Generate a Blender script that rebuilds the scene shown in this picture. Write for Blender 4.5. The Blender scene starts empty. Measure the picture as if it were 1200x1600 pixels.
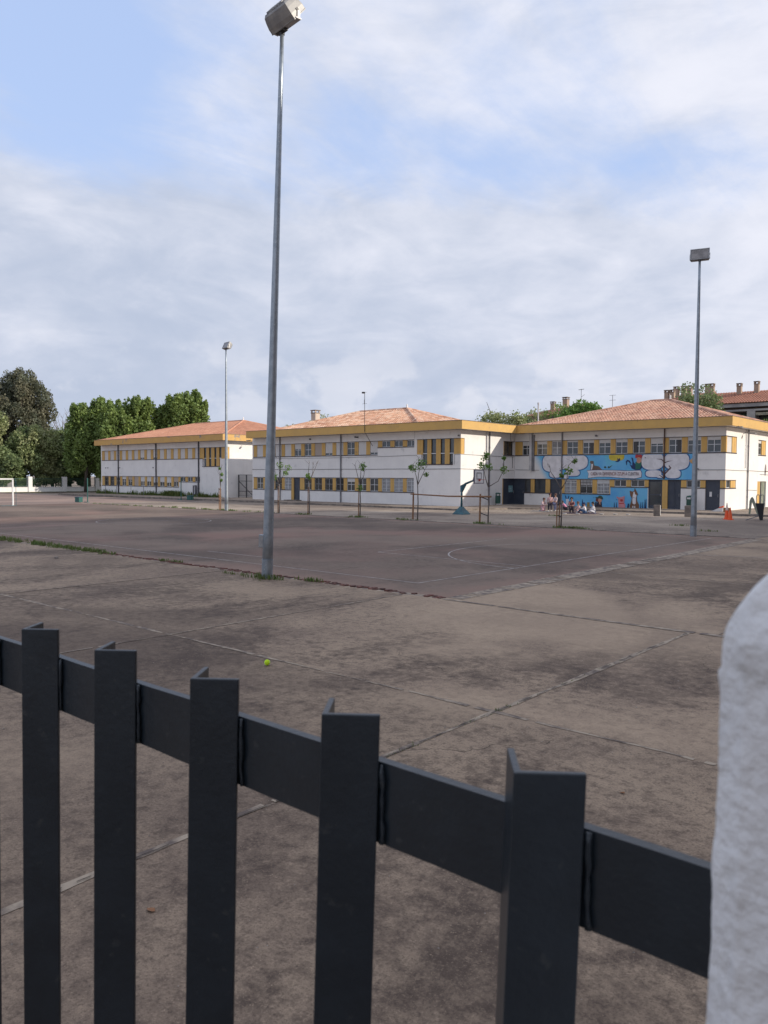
import bpy, math, random
import numpy as np
from mathutils import Vector, Matrix, Quaternion
random.seed(7); rng = np.random.default_rng(7)
SC = bpy.context.scene; COL = SC.collection
# ---------------------------------------------------------------- camera
# world axes: +X runs along the school facades, +Y away from the fence, Z up
def setup_camera():
    yaw, pitch, roll = math.radians(49.0), math.atan(55/1217), 0.0055
    F = Vector((-math.cos(yaw), math.sin(yaw), 0)); R0 = Vector((F.y, -F.x, 0)); U0 = Vector((0, 0, 1))
    Fw = F*math.cos(pitch)-U0*math.sin(pitch); Up = U0*math.cos(pitch)+F*math.sin(pitch)
    R = R0*math.cos(roll)+Up*math.sin(roll); U = Up*math.cos(roll)-R0*math.sin(roll)
    cam = bpy.data.cameras.new('camera'); o = bpy.data.objects.new('camera', cam); COL.objects.link(o)
    m = Matrix((R, U, -Fw)).transposed().to_4x4(); m.translation = Vector((0, 0, 2.4)); o.matrix_world = m
    cam.sensor_fit = 'VERTICAL'; cam.sensor_height = 36; cam.sensor_width = 27; cam.lens = 36*1217/1600
    cam.clip_start = 0.02; cam.clip_end = 3000
    cam.dof.use_dof = True; cam.dof.focus_distance = 30; cam.dof.aperture_fstop = 26
    SC.camera = o
setup_camera()
SUN = Vector((1, .45, .42)).normalized()
def setup_light():
    l = bpy.data.lights.new('sun', 'SUN'); l.energy = 3.3; l.angle = math.radians(.8); l.color = (1, .90, .76)
    o = bpy.data.objects.new('sun', l); COL.objects.link(o); o.rotation_euler = SUN.to_track_quat('Z', 'Y').to_euler()
    w = bpy.data.worlds.new('World'); SC.world = w; w.use_nodes = True; nt = w.node_tree; nt.nodes.clear()
    N = lambda t: nt.nodes.new(t); L = nt.links.new
    def val(x):
        return x
    def math_(op, a, b=None, c=None, clamp=False):
        n = N('ShaderNodeMath'); n.operation = op; n.use_clamp = clamp
        for i, v in enumerate((a, b, c)):
            if v is None: continue
            if isinstance(v, (int, float)): n.inputs[i].default_value = v
            else: L(v, n.inputs[i])
        return n.outputs[0]
    def ramp(v, a, b):
        n = N('ShaderNodeMapRange'); n.interpolation_type = 'SMOOTHSTEP'; L(v, n.inputs[0]); n.inputs[1].default_value = a; n.inputs[2].default_value = b; return n.outputs[0]
    def mix(f, a, b):
        n = N('ShaderNodeMix'); n.data_type = 'RGBA'
        if isinstance(f, (int, float)): n.inputs[0].default_value = f
        else: L(f, n.inputs[0])
        for i, v in ((6, a), (7, b)):
            if isinstance(v, tuple): n.inputs[i].default_value = (*v, 1)
            else: L(v, n.inputs[i])
        return n.outputs[2]
    tc = N('ShaderNodeTexCoord'); sep = N('ShaderNodeSeparateXYZ'); L(tc.outputs['Generated'], sep.inputs[0])
    x, y, z = sep.outputs
    zc = math_('MAXIMUM', z, 0.0)
    dz = math_('ADD', zc, .16)
    cb = N('ShaderNodeCombineXYZ'); L(math_('DIVIDE', x, dz), cb.inputs[0]); L(math_('DIVIDE', y, dz), cb.inputs[1])
    def noise(vec, scale, detail=8, rough=.55, dist=0, off=(0, 0, 0), st=(1, 1, 1), rot=0):
        mp = N('ShaderNodeMapping'); L(vec, mp.inputs[0]); mp.inputs[1].default_value = off; mp.inputs[2].default_value = (0, 0, rot); mp.inputs[3].default_value = st
        n = N('ShaderNodeTexNoise'); n.inputs['Scale'].default_value = scale; n.inputs['Detail'].default_value = detail
        n.inputs['Roughness'].default_value = rough; n.inputs['Distortion'].default_value = dist; L(mp.outputs[0], n.inputs[0]); return n.outputs[0]
    P = cb.outputs[0]
    big = noise(P, .55, 5, .5, .3, (3.1, 1.7, 0)); mid = noise(P, 1.7, 9, .6, .25, (0, 5, 0)); wisp = noise(P, 2.6, 9, .62, .6, (2, 0, 0), (1, .35, 1), .5)
    fine = noise(tc.outputs['Generated'], 9, 8, .6, .2, (1, 2, 3), (1, 1, 2.2))
    puff = noise(tc.outputs['Generated'], 4.5, 8, .58, .1, (5, 2, 1), (1, 1, 1.9))
    # cloud cover: solid deck low in the sky, thinner with blue openings higher up
    deck = ramp(z, .37, .25)
    def patch(az, el, r, s):           # an opening (s<0) or thickening of the cloud deck round one bearing
        d = Vector((math.cos(el)*math.cos(az), math.cos(el)*math.sin(az), math.sin(el)))
        n = N('ShaderNodeVectorMath'); n.operation = 'DOT_PRODUCT'; L(tc.outputs['Generated'], n.inputs[0]); n.inputs[1].default_value = d
        return math_('MULTIPLY', ramp(n.outputs['Value'], math.cos(r), 1.0), s)
    cov = math_('ADD', math_('MULTIPLY', big, .55), math_('MULTIPLY', mid, .55))
    cov = math_('ADD', cov, math_('MULTIPLY', wisp, .80)); wisp2 = noise(P, 7.5, 9, .65, .8, (9, 3, 0), (1, .3, 1), .62); cov = math_('ADD', cov, math_('MULTIPLY', wisp2, .34)); cov = math_('ADD', cov, math_('MULTIPLY', fine, .30)); cov = math_('SUBTRACT', cov, .48)
    cov = math_('ADD', cov, math_('MULTIPLY', deck, .62))
    for a, e, r, s in PATCHES: cov = math_('ADD', cov, patch(math.radians(a), math.radians(e), math.radians(r), s))
    mask = ramp(cov, .40, 1.02)
    sky = N('ShaderNodeTexSky'); sky.sky_type = 'NISHITA'; sky.sun_disc = False
    sky.sun_elevation = math.asin(SUN.z); sky.sun_rotation = math.atan2(SUN.x, SUN.y); sky.air_density = 1.0; sky.dust_density = .6; sky.ozone_density = 1.5
    cell = noise(tc.outputs['Generated'], 6.5, 10, .55, 1.1, (3, 7, 1), (1, 1, 2.6)); lum = math_('ADD', math_('MULTIPLY', fine, .45), math_('ADD', math_('MULTIPLY', puff, .55), math_('MULTIPLY', cell, .55))); lum = math_('SUBTRACT', lum, .10)
    lum = math_('ADD', lum, math_('MULTIPLY', ramp(z, .0, .5), .22))
    dn = N('ShaderNodeVectorMath'); dn.operation = 'DOT_PRODUCT'; L(tc.outputs['Generated'], dn.inputs[0]); dn.inputs[1].default_value = SUN
    lum = math_('ADD', lum, math_('MULTIPLY', ramp(dn.outputs['Value'], -.6, .8), .35))
    cloud = mix(ramp(lum, .56, 1.28), (4.1, 4.65, 5.85), (6.9, 7.05, 7.85))
    base = mix(.72, sky.outputs[0], (4.7, 6.0, 9.0))
    col = mix(mask, base, cloud)
    band = math_('MULTIPLY', ramp(z, .05, .085), ramp(z, .20, .11))
    cum = noise(tc.outputs['Generated'], 7.5, 7, .52, .2, (4, 1, 2), (1, 1, 1.5)); cum = ramp(math_('SUBTRACT', cum, math_('MULTIPLY', z, .55)), .40, .50)
    col = mix(math_('MULTIPLY', math_('MULTIPLY', cum, band), .42), col, (7.2, 7.2, 7.7))
    # the haze-whitened band of air along the horizon
    col = mix(math_('MULTIPLY', ramp(z, .12, -.02), .35), col, (4.5, 5.15, 6.2))
    bg = N('ShaderNodeBackground'); L(col, bg.inputs[0]); bg.inputs[1].default_value = .1
    out = N('ShaderNodeOutputWorld'); L(bg.outputs[0], out.inputs[0])
# bearings in degrees (azimuth from +X, elevation), radius, strength
PATCHES = [(156, 29, 10, -.30), (151, 24, 7, -.24), (144, 30, 5, -.08), (134, 22, 5, -.08), (124, 19, 5, -.12), (110, 17.5, 7, -.26), (117, 18, 5, -.10), (108, 27, 8, .22), (128, 27, 5, .05), (140, 25, 5, .06)]
setup_light()
VS = SC.view_settings; VS.view_transform = 'Standard'; VS.look = 'None'; VS.gamma = 1; VS.exposure = 0.32; VS.use_curve_mapping = False
SC.render.engine = 'CYCLES'; SC.cycles.max_bounces = 6; SC.cycles.use_denoising = True

# ---------------------------------------------------------------- materials
def M_(name, col, rough=.7, metal=0, spec=.5, var=None, scale=6, bump=0, bscale=40, isl=0, coord='pos', det=6, stain=None):
    """col base colour; var second colour mixed in by noise; isl: amount of value change per loose island; stain: (colour, scale, lo, hi)"""
    m = bpy.data.materials.new(name); m.use_nodes = True; nt = m.node_tree; b = nt.nodes['Principled BSDF']
    b.inputs['Base Color'].default_value = (*col, 1); b.inputs['Roughness'].default_value = rough; b.inputs['Metallic'].default_value = metal
    b.inputs['Specular IOR Level'].default_value = spec
    N = nt.nodes.new; L = nt.links.new
    if coord == 'pos': src = N('ShaderNodeNewGeometry').outputs['Position']
    else: src = N('ShaderNodeTexCoord').outputs['Object']
    cur = None
    def noise(sc, det=det, rough=.6, src=src):
        n = N('ShaderNodeTexNoise'); n.inputs['Scale'].default_value = sc; n.inputs['Detail'].default_value = det; n.inputs['Roughness'].default_value = rough; L(src, n.inputs[0]); return n.outputs[0]
    def rng_(v, a, b_):
        n = N('ShaderNodeMapRange'); n.interpolation_type = 'SMOOTHSTEP'; L(v, n.inputs[0]); n.inputs[1].default_value = a; n.inputs[2].default_value = b_; return n.outputs[0]
    def mix(f, a, b_, bt='MIX'):
        n = N('ShaderNodeMix'); n.data_type = 'RGBA'; n.blend_type = bt; L(f, n.inputs[0]) if not isinstance(f, float) else setattr(n.inputs[0], 'default_value', f)
        for i, v in ((6, a), (7, b_)):
            if isinstance(v, tuple): n.inputs[i].default_value = (*v, 1)
            else: L(v, n.inputs[i])
        return n.outputs[2]
    if var: cur = mix(rng_(noise(scale), .35, .65), col, var)
    if stain: cur = mix(rng_(noise(stain[1]), stain[2], stain[3]), cur or col, stain[0])
    if isl:
        g = N('ShaderNodeNewGeometry'); r = N('ShaderNodeMapRange'); L(g.outputs['Random Per Island'], r.inputs[0]); r.inputs[3].default_value = 1-isl; r.inputs[4].default_value = 1+isl
        h = N('ShaderNodeHueSaturation'); L(r.outputs[0], h.inputs['Value'])
        if cur: L(cur, h.inputs['Color'])
        else: h.inputs['Color'].default_value = (*col, 1)
        cur = h.outputs[0]
    if cur: L(cur, b.inputs['Base Color'])
    if bump:
        bn = N('ShaderNodeBump'); bn.inputs['Strength'].default_value = bump; bn.inputs['Distance'].default_value = .01; L(noise(bscale), bn.inputs['Height']); L(bn.outputs[0], b.inputs['Normal'])
    return m
M = {}
def leafmat(name, a, b, c, sc=.6):
    m = M_(name, a, .55, spec=.3, var=b, scale=sc, isl=.35)
    nt = m.node_tree; bs = nt.nodes['Principled BSDF']; out = nt.nodes['Material Output']
    tr = nt.nodes.new('ShaderNodeBsdfTranslucent'); tr.inputs[0].default_value = (*c, 1)
    mx = nt.nodes.new('ShaderNodeMixShader'); mx.inputs[0].default_value = .3
    nt.links.new(bs.outputs[0], mx.inputs[1]); nt.links.new(tr.outputs[0], mx.inputs[2]); nt.links.new(mx.outputs[0], out.inputs[0]); return m
def ground_mat(name, light, mid, dark, sc=.28, speck=1.0, streak=None, thr=(.42, .60)):
    """weathered concrete or tennis-quick: large lichen stains, medium mottling, fine aggregate"""
    m = bpy.data.materials.new(name); m.use_nodes = True; nt = m.node_tree; b = nt.nodes['Principled BSDF']; N = nt.nodes.new; L = nt.links.new
    pos = N('ShaderNodeNewGeometry').outputs['Position']; oi = N('ShaderNodeObjectInfo')
    def noise(sc, det=8, rough=.6, dist=0, off=0, st=(1, 1, 1)):
        mp = N('ShaderNodeMapping'); L(pos, mp.inputs[0]); mp.inputs[1].default_value = (off, off*2, 0); mp.inputs[3].default_value = st
        n = N('ShaderNodeTexNoise'); n.inputs['Scale'].default_value = sc; n.inputs['Detail'].default_value = det; n.inputs['Roughness'].default_value = rough; n.inputs['Distortion'].default_value = dist; L(mp.outputs[0], n.inputs[0]); return n.outputs[0]
    def rg(v, a, c, lo=0, hi=1):
        n = N('ShaderNodeMapRange'); n.interpolation_type = 'SMOOTHSTEP'; L(v, n.inputs[0]); n.inputs[1].default_value = a; n.inputs[2].default_value = c; n.inputs[3].default_value = lo; n.inputs[4].default_value = hi; return n.outputs[0]
    def mx(f, a, c, bt='MIX'):
        n = N('ShaderNodeMix'); n.data_type = 'RGBA'; n.blend_type = bt
        if isinstance(f, float): n.inputs[0].default_value = f
        else: L(f, n.inputs[0])
        for i, v in ((6, a), (7, c)):
            if isinstance(v, tuple): n.inputs[i].default_value = (*v, 1)
            else: L(v, n.inputs[i])
        return n.outputs[2]
    def ma(op, a, c):
        n = N('ShaderNodeMath'); n.operation = op
        for i, v in enumerate((a, c)):
            if isinstance(v, (int, float)): n.inputs[i].default_value = v
            else: L(v, n.inputs[i])
        return n.outputs[0]
    A = noise(sc, 10, .62, .4); B = noise(sc*3.7, 9, .68, .2, 3); Cn = noise(6, 6, .7, 0, 5); D = noise(38, 4, .7); E = noise(130, 2, .6)
    s = ma('ADD', ma('MULTIPLY', A, .62), ma('ADD', ma('MULTIPLY', B, .27), ma('MULTIPLY', Cn, .11)))
    col = mx(rg(s, thr[0], thr[1]), light, mid)
    s2 = ma('ADD', ma('MULTIPLY', noise(sc*1.6, 10, .7, .6, 11, (1, .6, 1)), .72), ma('MULTIPLY', Cn, .28))
    col = mx(rg(s2, .47, .62, 0, .9), col, dark); col = mx(rg(noise(sc*2.3, 9, .65, .3, 17, (.6, 1, 1)), .55, .72, 0, .55), col, tuple(min(1, c*1.12) for c in light))
    col = mx(rg(Cn, .45, .7, 0, .35), col, dark)
    F1 = noise(11, 9, .72, .3, 13); F2 = noise(55, 6, .75, .2, 19)
    col = mx(rg(F1, .50, .64, 0, .55*speck), col, dark); col = mx(rg(F1, .46, .33, 0, .45*speck), col, tuple(min(1, c*1.1) for c in light))
    col = mx(rg(F2, .52, .62, 0, .5*speck), col, tuple(c*.7 for c in dark)); col = mx(rg(F2, .45, .36, 0, .4*speck), col, tuple(min(1, c*1.25) for c in light))
    col = mx(rg(D, .35, .75, 0, .30*speck), col, tuple(min(1, c*.45) for c in dark))
    col = mx(rg(D, .62, .72, 0, .45*speck), col, tuple(min(1, c*1.35) for c in light))
    col = mx(rg(E, .3, .75, 0, .25*speck), col, tuple(c*.6 for c in mid))
    vo = N('ShaderNodeTexVoronoi'); vo.inputs['Scale'].default_value = 41; L(pos, vo.inputs[0])
    col = mx(ma('MULTIPLY', rg(vo.outputs[0], .24, .12, 0, .55*speck), rg(noise(9, 5, .7, 0, 9), .55, .66)), col, tuple(min(1, c*1.45) for c in light))
    wp = N('ShaderNodeVectorMath'); wp.operation = 'MULTIPLY_ADD'; nn = N('ShaderNodeTexNoise'); nn.inputs['Scale'].default_value = 2.2; nn.inputs['Detail'].default_value = 6; L(pos, nn.inputs[0]); L(nn.outputs[1], wp.inputs[0]); wp.inputs[1].default_value = (.6, .6, 0); L(pos, wp.inputs[2])
    ck = N('ShaderNodeTexVoronoi'); ck.feature = 'DISTANCE_TO_EDGE'; ck.inputs['Scale'].default_value = .21; L(wp.outputs[0], ck.inputs[0])
    crack = ma('MULTIPLY', rg(ck.outputs[0], .0016, .0006, 0, .8), rg(noise(.5, 3, .5, 0, 31), .52, .58)); col = mx(crack, col, tuple(c*.35 for c in dark))
    if streak: col = mx(rg(noise(.11, 5, .5, .4, 21), .48, .66, 0, .8), col, streak)
    bigv = noise(.115, 4, .55, .5, 41); col = mx(rg(bigv, .50, .62, 0, .55), col, tuple(min(1, c*1.08) for c in light)); col = mx(rg(bigv, .48, .37, 0, .55), col, dark)
    v = N('ShaderNodeHueSaturation'); L(rg(oi.outputs['Random'], 0, 1, .93, 1.07), v.inputs['Value']); L(col, v.inputs['Color']); L(v.outputs[0], b.inputs['Base Color'])
    b.inputs['Roughness'].default_value = .9; b.inputs['Specular IOR Level'].default_value = .25
    bn = N('ShaderNodeBump'); bn.inputs['Strength'].default_value = .5; bn.inputs['Distance'].default_value = .012
    L(ma('ADD', ma('MULTIPLY', D, .5), ma('ADD', ma('MULTIPLY', E, .3), ma('MULTIPLY', B, 1.2))), bn.inputs['Height']); L(bn.outputs[0], b.inputs['Normal'])
    return m
def make_mats():
    g = ground_mat
    M['concrete'] = g('weathered_concrete', (.42, .315, .222), (.245, .180, .134), (.088, .063, .050))
    M['concrete_far'] = g('pale_concrete', (.40, .325, .255), (.29, .232, .185), (.15, .115, .095), .2)
    M['court'] = g('worn_red_court', (.235, .175, .136), (.165, .122, .098), (.098, .073, .060), .22, .9, (.27, .165, .13))
    m = M['court']; nt = m.node_tree; bs = nt.nodes['Principled BSDF']; src = bs.inputs['Base Color'].links[0].from_socket
    g_ = nt.nodes.new('ShaderNodeNewGeometry'); sp = nt.nodes.new('ShaderNodeSeparateXYZ'); nt.links.new(g_.outputs['Position'], sp.inputs[0])
    def mm(op, a, b_):
        n = nt.nodes.new('ShaderNodeMath'); n.operation = op
        for i, v in enumerate((a, b_)):
            if isinstance(v, (int, float)): n.inputs[i].default_value = v
            else: nt.links.new(v, n.inputs[i])
        return n.outputs[0]
    no = nt.nodes.new('ShaderNodeTexNoise'); no.inputs['Scale'].default_value = .9; no.inputs['Detail'].default_value = 9; no.inputs['Roughness'].default_value = .7; nt.links.new(g_.outputs['Position'], no.inputs[0])
    dist = mm('MINIMUM', mm('SUBTRACT', -9.2, sp.outputs[0]), mm('MINIMUM', mm('SUBTRACT', sp.outputs[1], 12.5), mm('SUBTRACT', 33.2, sp.outputs[1])))
    rr = nt.nodes.new('ShaderNodeMapRange'); rr.interpolation_type = 'SMOOTHSTEP'; rr.inputs[1].default_value = 1.0; rr.inputs[2].default_value = -.05; rr.inputs[4].default_value = .85
    nt.links.new(mm('ADD', dist, mm('MULTIPLY', mm('SUBTRACT', no.outputs[0], .5), 3.0)), rr.inputs[0])
    mxx = nt.nodes.new('ShaderNodeMix'); mxx.data_type = 'RGBA'; nt.links.new(rr.outputs[0], mxx.inputs[0]); nt.links.new(src, mxx.inputs[6]); mxx.inputs[7].default_value = (.26, .175, .135, 1); nt.links.new(mxx.outputs[2], bs.inputs['Base Color'])
    M['court_far'] = g('pink_court', (.33, .235, .19), (.28, .20, .165), (.19, .145, .125), .16, .5)
    M['joint'] = M_('joint_mortar', (.42, .34, .255), .95, var=(.13, .10, .085), scale=5, bump=.6, bscale=30)
    M['kerb'] = M_('kerb_concrete', (.26, .22, .19), .9, var=(.14, .12, .105), scale=2.5, bump=.3, isl=.1)
    M['brick'] = M_('broken_brick', (.17, .068, .05), .9, var=(.10, .05, .042), scale=9, isl=.35, bump=.5)
    M['lineworn'] = None
    M['wall'] = M_('whitewashed_render', (.80, .785, .765), .85, var=(.75, .735, .72), scale=.8, bump=.15, bscale=25, stain=((.58, .57, .56), 1.6, .60, .80))
    m = M['wall']; nt = m.node_tree; bs = nt.nodes['Principled BSDF']; src = bs.inputs['Base Color'].links[0].from_socket
    g_ = nt.nodes.new('ShaderNodeNewGeometry'); mp = nt.nodes.new('ShaderNodeMapping'); mp.inputs[3].default_value = (3.5, 3.5, .22); nt.links.new(g_.outputs['Position'], mp.inputs[0])
    no = nt.nodes.new('ShaderNodeTexNoise'); no.inputs['Scale'].default_value = 1; no.inputs['Detail'].default_value = 8; no.inputs['Roughness'].default_value = .65; nt.links.new(mp.outputs[0], no.inputs[0])
    rr = nt.nodes.new('ShaderNodeMapRange'); rr.inputs[1].default_value = .55; rr.inputs[2].default_value = .78; rr.inputs[4].default_value = .22; nt.links.new(no.outputs[0], rr.inputs[0])
    mxx = nt.nodes.new('ShaderNodeMix'); mxx.data_type = 'RGBA'; nt.links.new(rr.outputs[0], mxx.inputs[0]); nt.links.new(src, mxx.inputs[6]); mxx.inputs[7].default_value = (.52, .50, .47, 1); nt.links.new(mxx.outputs[2], bs.inputs['Base Color'])
    M['yellow'] = M_('ochre_paint', (.62, .385, .115), .65, var=(.56, .35, .115), scale=1.2, stain=((.42, .27, .12), 2.5, .60, .75))
    M['yellow_worn'] = M_('ochre_paint_patched', (.60, .36, .10), .65, var=(.54, .32, .11), scale=1.2, stain=((.27, .22, .19), .85, .60, .64))
    M['sill'] = M_('dark_sill_tile', (.045, .045, .065), .5, var=(.08, .06, .06), scale=3)
    M['frame'] = M_('white_aluminium', (.68, .70, .72), .4, .2)
    M['darkframe'] = M_('dark_frame', (.05, .05, .055), .5)
    M['glass'] = M_('dark_glass', (.030, .036, .045), .08, spec=.9, var=(.055, .065, .07), scale=1.1)
    M['glass2'] = M_('curtained_glass', (.30, .31, .33), .25, spec=.6, var=(.12, .13, .15), scale=1.6)
    M['shutter'] = shutter_mat('roller_shutter', (.66, .65, .64)); M['shutter_tan'] = shutter_mat('tan_roller_shutter', (.45, .38, .33))
    M['doorblue'] = M_('blue_grey_door', (.035, .045, .070), .45, var=(.05, .06, .08), scale=2)
    M['pipe'] = M_('grey_downpipe', (.20, .20, .22), .5, var=(.14, .14, .16), scale=2); M['pipe_black'] = M_('black_downpipe', (.035, .035, .045), .5, var=(.06, .06, .07), scale=2)
    M['pipe_white'] = M_('pale_downpipe', (.55, .55, .56), .5, var=(.42, .42, .44), scale=2)
    M['cable'] = M_('black_cable', (.05, .05, .055), .6)
    M['galv'] = M_('galvanised_steel', (.36, .40, .44), .42, .65, var=(.27, .31, .35), scale=7, stain=((.45, .48, .50), 14, .60, .70), bump=.12, bscale=50)
    M['lampgrey'] = M_('grey_lamp_housing', (.36, .355, .345), .5, .2, var=(.24, .24, .25), scale=3)
    M['lampglass'] = M_('lamp_glass', (.16, .145, .14), .12, .1, spec=.8, var=(.28, .26, .25), scale=4)
    M['bracket'] = M_('pale_bracket', (.45, .45, .46), .45, .2)
    M['fence'] = M_('dark_green_metal_paint', (.0165, .0235, .031), .36, spec=.5, var=(.0125, .018, .024), scale=22, bump=.08, bscale=160, stain=((.034, .039, .042), 110, .60, .74))
    M['green'] = M_('green_paint', (.025, .13, .115), .5, var=(.03, .10, .09), scale=4); M['teal'] = M_('teal_paint', (.03, .12, .15), .5, var=(.02, .07, .09), scale=5)
    M['bingreen'] = M_('green_bin_plastic', (.02, .075, .06), .5, var=(.03, .09, .07), scale=5)
    M['white'] = M_('white_paint', (.72, .72, .72), .5, var=(.6, .6, .6), scale=3)
    M['wood'] = M_('orange_brown_stake', (.30, .155, .075), .8, var=(.20, .105, .055), scale=9, bump=.3)
    M['bark'] = M_('young_bark', (.20, .175, .155), .9, var=(.12, .10, .09), scale=12, bump=.4); M['bark_dark'] = M_('dark_bark', (.07, .055, .045), .95, var=(.11, .09, .075), scale=3)
    M['leaf_young'] = leafmat('young_leaves', (.15, .26, .06), (.11, .20, .05), (.22, .36, .07), 3)
    M['leaf_plane'] = leafmat('plane_tree_leaves', (.21, .285, .085), (.14, .205, .065), (.28, .37, .10), .5)
    M['leaf_euc'] = leafmat('eucalyptus_leaves', (.115, .135, .095), (.165, .155, .105), (.18, .19, .11), .35)
    M['leaf_hedge'] = leafmat('mixed_green_leaves', (.22, .27, .12), (.33, .34, .18), (.34, .40, .15), .3)
    M['leaf_dark'] = leafmat('dark_green_leaves', (.15, .20, .09), (.21, .26, .12), (.22, .29, .12), .4)
    M['leaf_palm'] = leafmat('palm_leaves', (.14, .25, .06), (.11, .20, .05), (.2, .32, .07), .6)
    M['weed'] = leafmat('weed_green', (.10, .16, .04), (.14, .15, .05), (.14, .2, .05), 2)
    M['roofA'] = tile_mat('orange_red_tiles', (.54, .265, .165), (.46, .22, .14), (.62, .35, .24), .16)
    M['roofB'] = tile_mat('mottled_pink_tiles', (.60, .34, .215), (.46, .235, .15), (.74, .52, .38), .38)
    M['roofC'] = tile_mat('weathered_pink_tiles', (.54, .31, .215), (.42, .22, .155), (.64, .43, .32), .24)
    M['roofD'] = tile_mat('brick_red_tiles', (.36, .155, .10), (.29, .125, .08), (.42, .21, .14), .15)
    M['tan'] = M_('tan_render', (.40, .30, .22), .85, var=(.34, .25, .19), scale=1)
    M['aptcream'] = M_('cream_render', (.55, .46, .38), .85, var=(.45, .37, .31), scale=1.2); M['aptwall'] = M_('grey_render', (.42, .40, .38), .85, var=(.28, .26, .26), scale=.6); M['aptbrick'] = M_('brown_brick_wall', (.34, .24, .19), .85, var=(.28, .19, .155), scale=1.2)
    M['red_brickwall'] = M['aptbrick']
    M['ball'] = M_('yellow_green_felt', (.62, .90, .02), .85, var=(.50, .76, .02), scale=60, bump=.4, bscale=300)
    M['ballseam'] = M_('pale_seam', (.75, .85, .55), .8)
    M['dryleaf'] = M_('dry_leaf', (.28, .13, .06), .8)
    M['orange'] = M_('orange_plastic', (.82, .11, .025), .5); M['black'] = M_('black_plastic', (.02, .022, .028), .5); M['cardboard'] = M_('cardboard', (.36, .20, .11), .85)
    M['board'] = M_('mossy_board', (.24, .24, .20), .85, var=(.16, .19, .14), scale=4)
    M['plaster'] = pillar_mat()
def shutter_mat(name, col):
    m = M_(name, col, .6, var=tuple(c*.93 for c in col), scale=.7); nt = m.node_tree; b = nt.nodes['Principled BSDF']
    g = nt.nodes.new('ShaderNodeNewGeometry'); w = nt.nodes.new('ShaderNodeTexWave'); w.bands_direction = 'Z'; w.inputs['Scale'].default_value = 6; nt.links.new(g.outputs['Position'], w.inputs[0])
    bn = nt.nodes.new('ShaderNodeBump'); bn.inputs['Strength'].default_value = .5; bn.inputs['Distance'].default_value = .02; nt.links.new(w.outputs[1], bn.inputs['Height']); nt.links.new(bn.outputs[0], b.inputs['Normal']); return m
def tile_mat(name, a, b, c, amt):
    m = M_(name, a, .85, var=b, scale=.45, isl=.12 if amt < .2 else .3)
    nt = m.node_tree; bs = nt.nodes['Principled BSDF']; link = bs.inputs['Base Color'].links[0].from_socket
    g = nt.nodes.new('ShaderNodeNewGeometry'); v = nt.nodes.new('ShaderNodeTexVoronoi'); v.inputs['Scale'].default_value = 2.6; nt.links.new(g.outputs['Position'], v.inputs[0])
    s = nt.nodes.new('ShaderNodeSeparateColor'); nt.links.new(v.outputs['Color'], s.inputs[0])
    mr = nt.nodes.new('ShaderNodeMapRange'); nt.links.new(s.outputs[0], mr.inputs[0]); mr.inputs[1].default_value = .45; mr.inputs[2].default_value = .9; mr.inputs[4].default_value = min(1, amt*2.4)
    mx = nt.nodes.new('ShaderNodeMix'); mx.data_type = 'RGBA'; nt.links.new(mr.outputs[0], mx.inputs[0]); nt.links.new(link, mx.inputs[6]); mx.inputs[7].default_value = (*c, 1)
    nt.links.new(mx.outputs[2], bs.inputs['Base Color']); return m
def pillar_mat():
    m = M_('thick_whitewash', (.76, .75, .74), .9, var=(.70, .69, .68), scale=25, stain=((.50, .48, .455), 55, .55, .74))
    nt = m.node_tree; b = nt.nodes['Principled BSDF']; g = nt.nodes.new('ShaderNodeNewGeometry')
    n = nt.nodes.new('ShaderNodeTexNoise'); n.inputs['Scale'].default_value = 260; n.inputs['Detail'].default_value = 6; nt.links.new(g.outputs['Position'], n.inputs[0])
    bn = nt.nodes.new('ShaderNodeBump'); bn.inputs['Strength'].default_value = .9; bn.inputs['Distance'].default_value = .002; nt.links.new(n.outputs[0], bn.inputs['Height']); nt.links.new(bn.outputs[0], b.inputs['Normal']); return m
make_mats()

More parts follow.
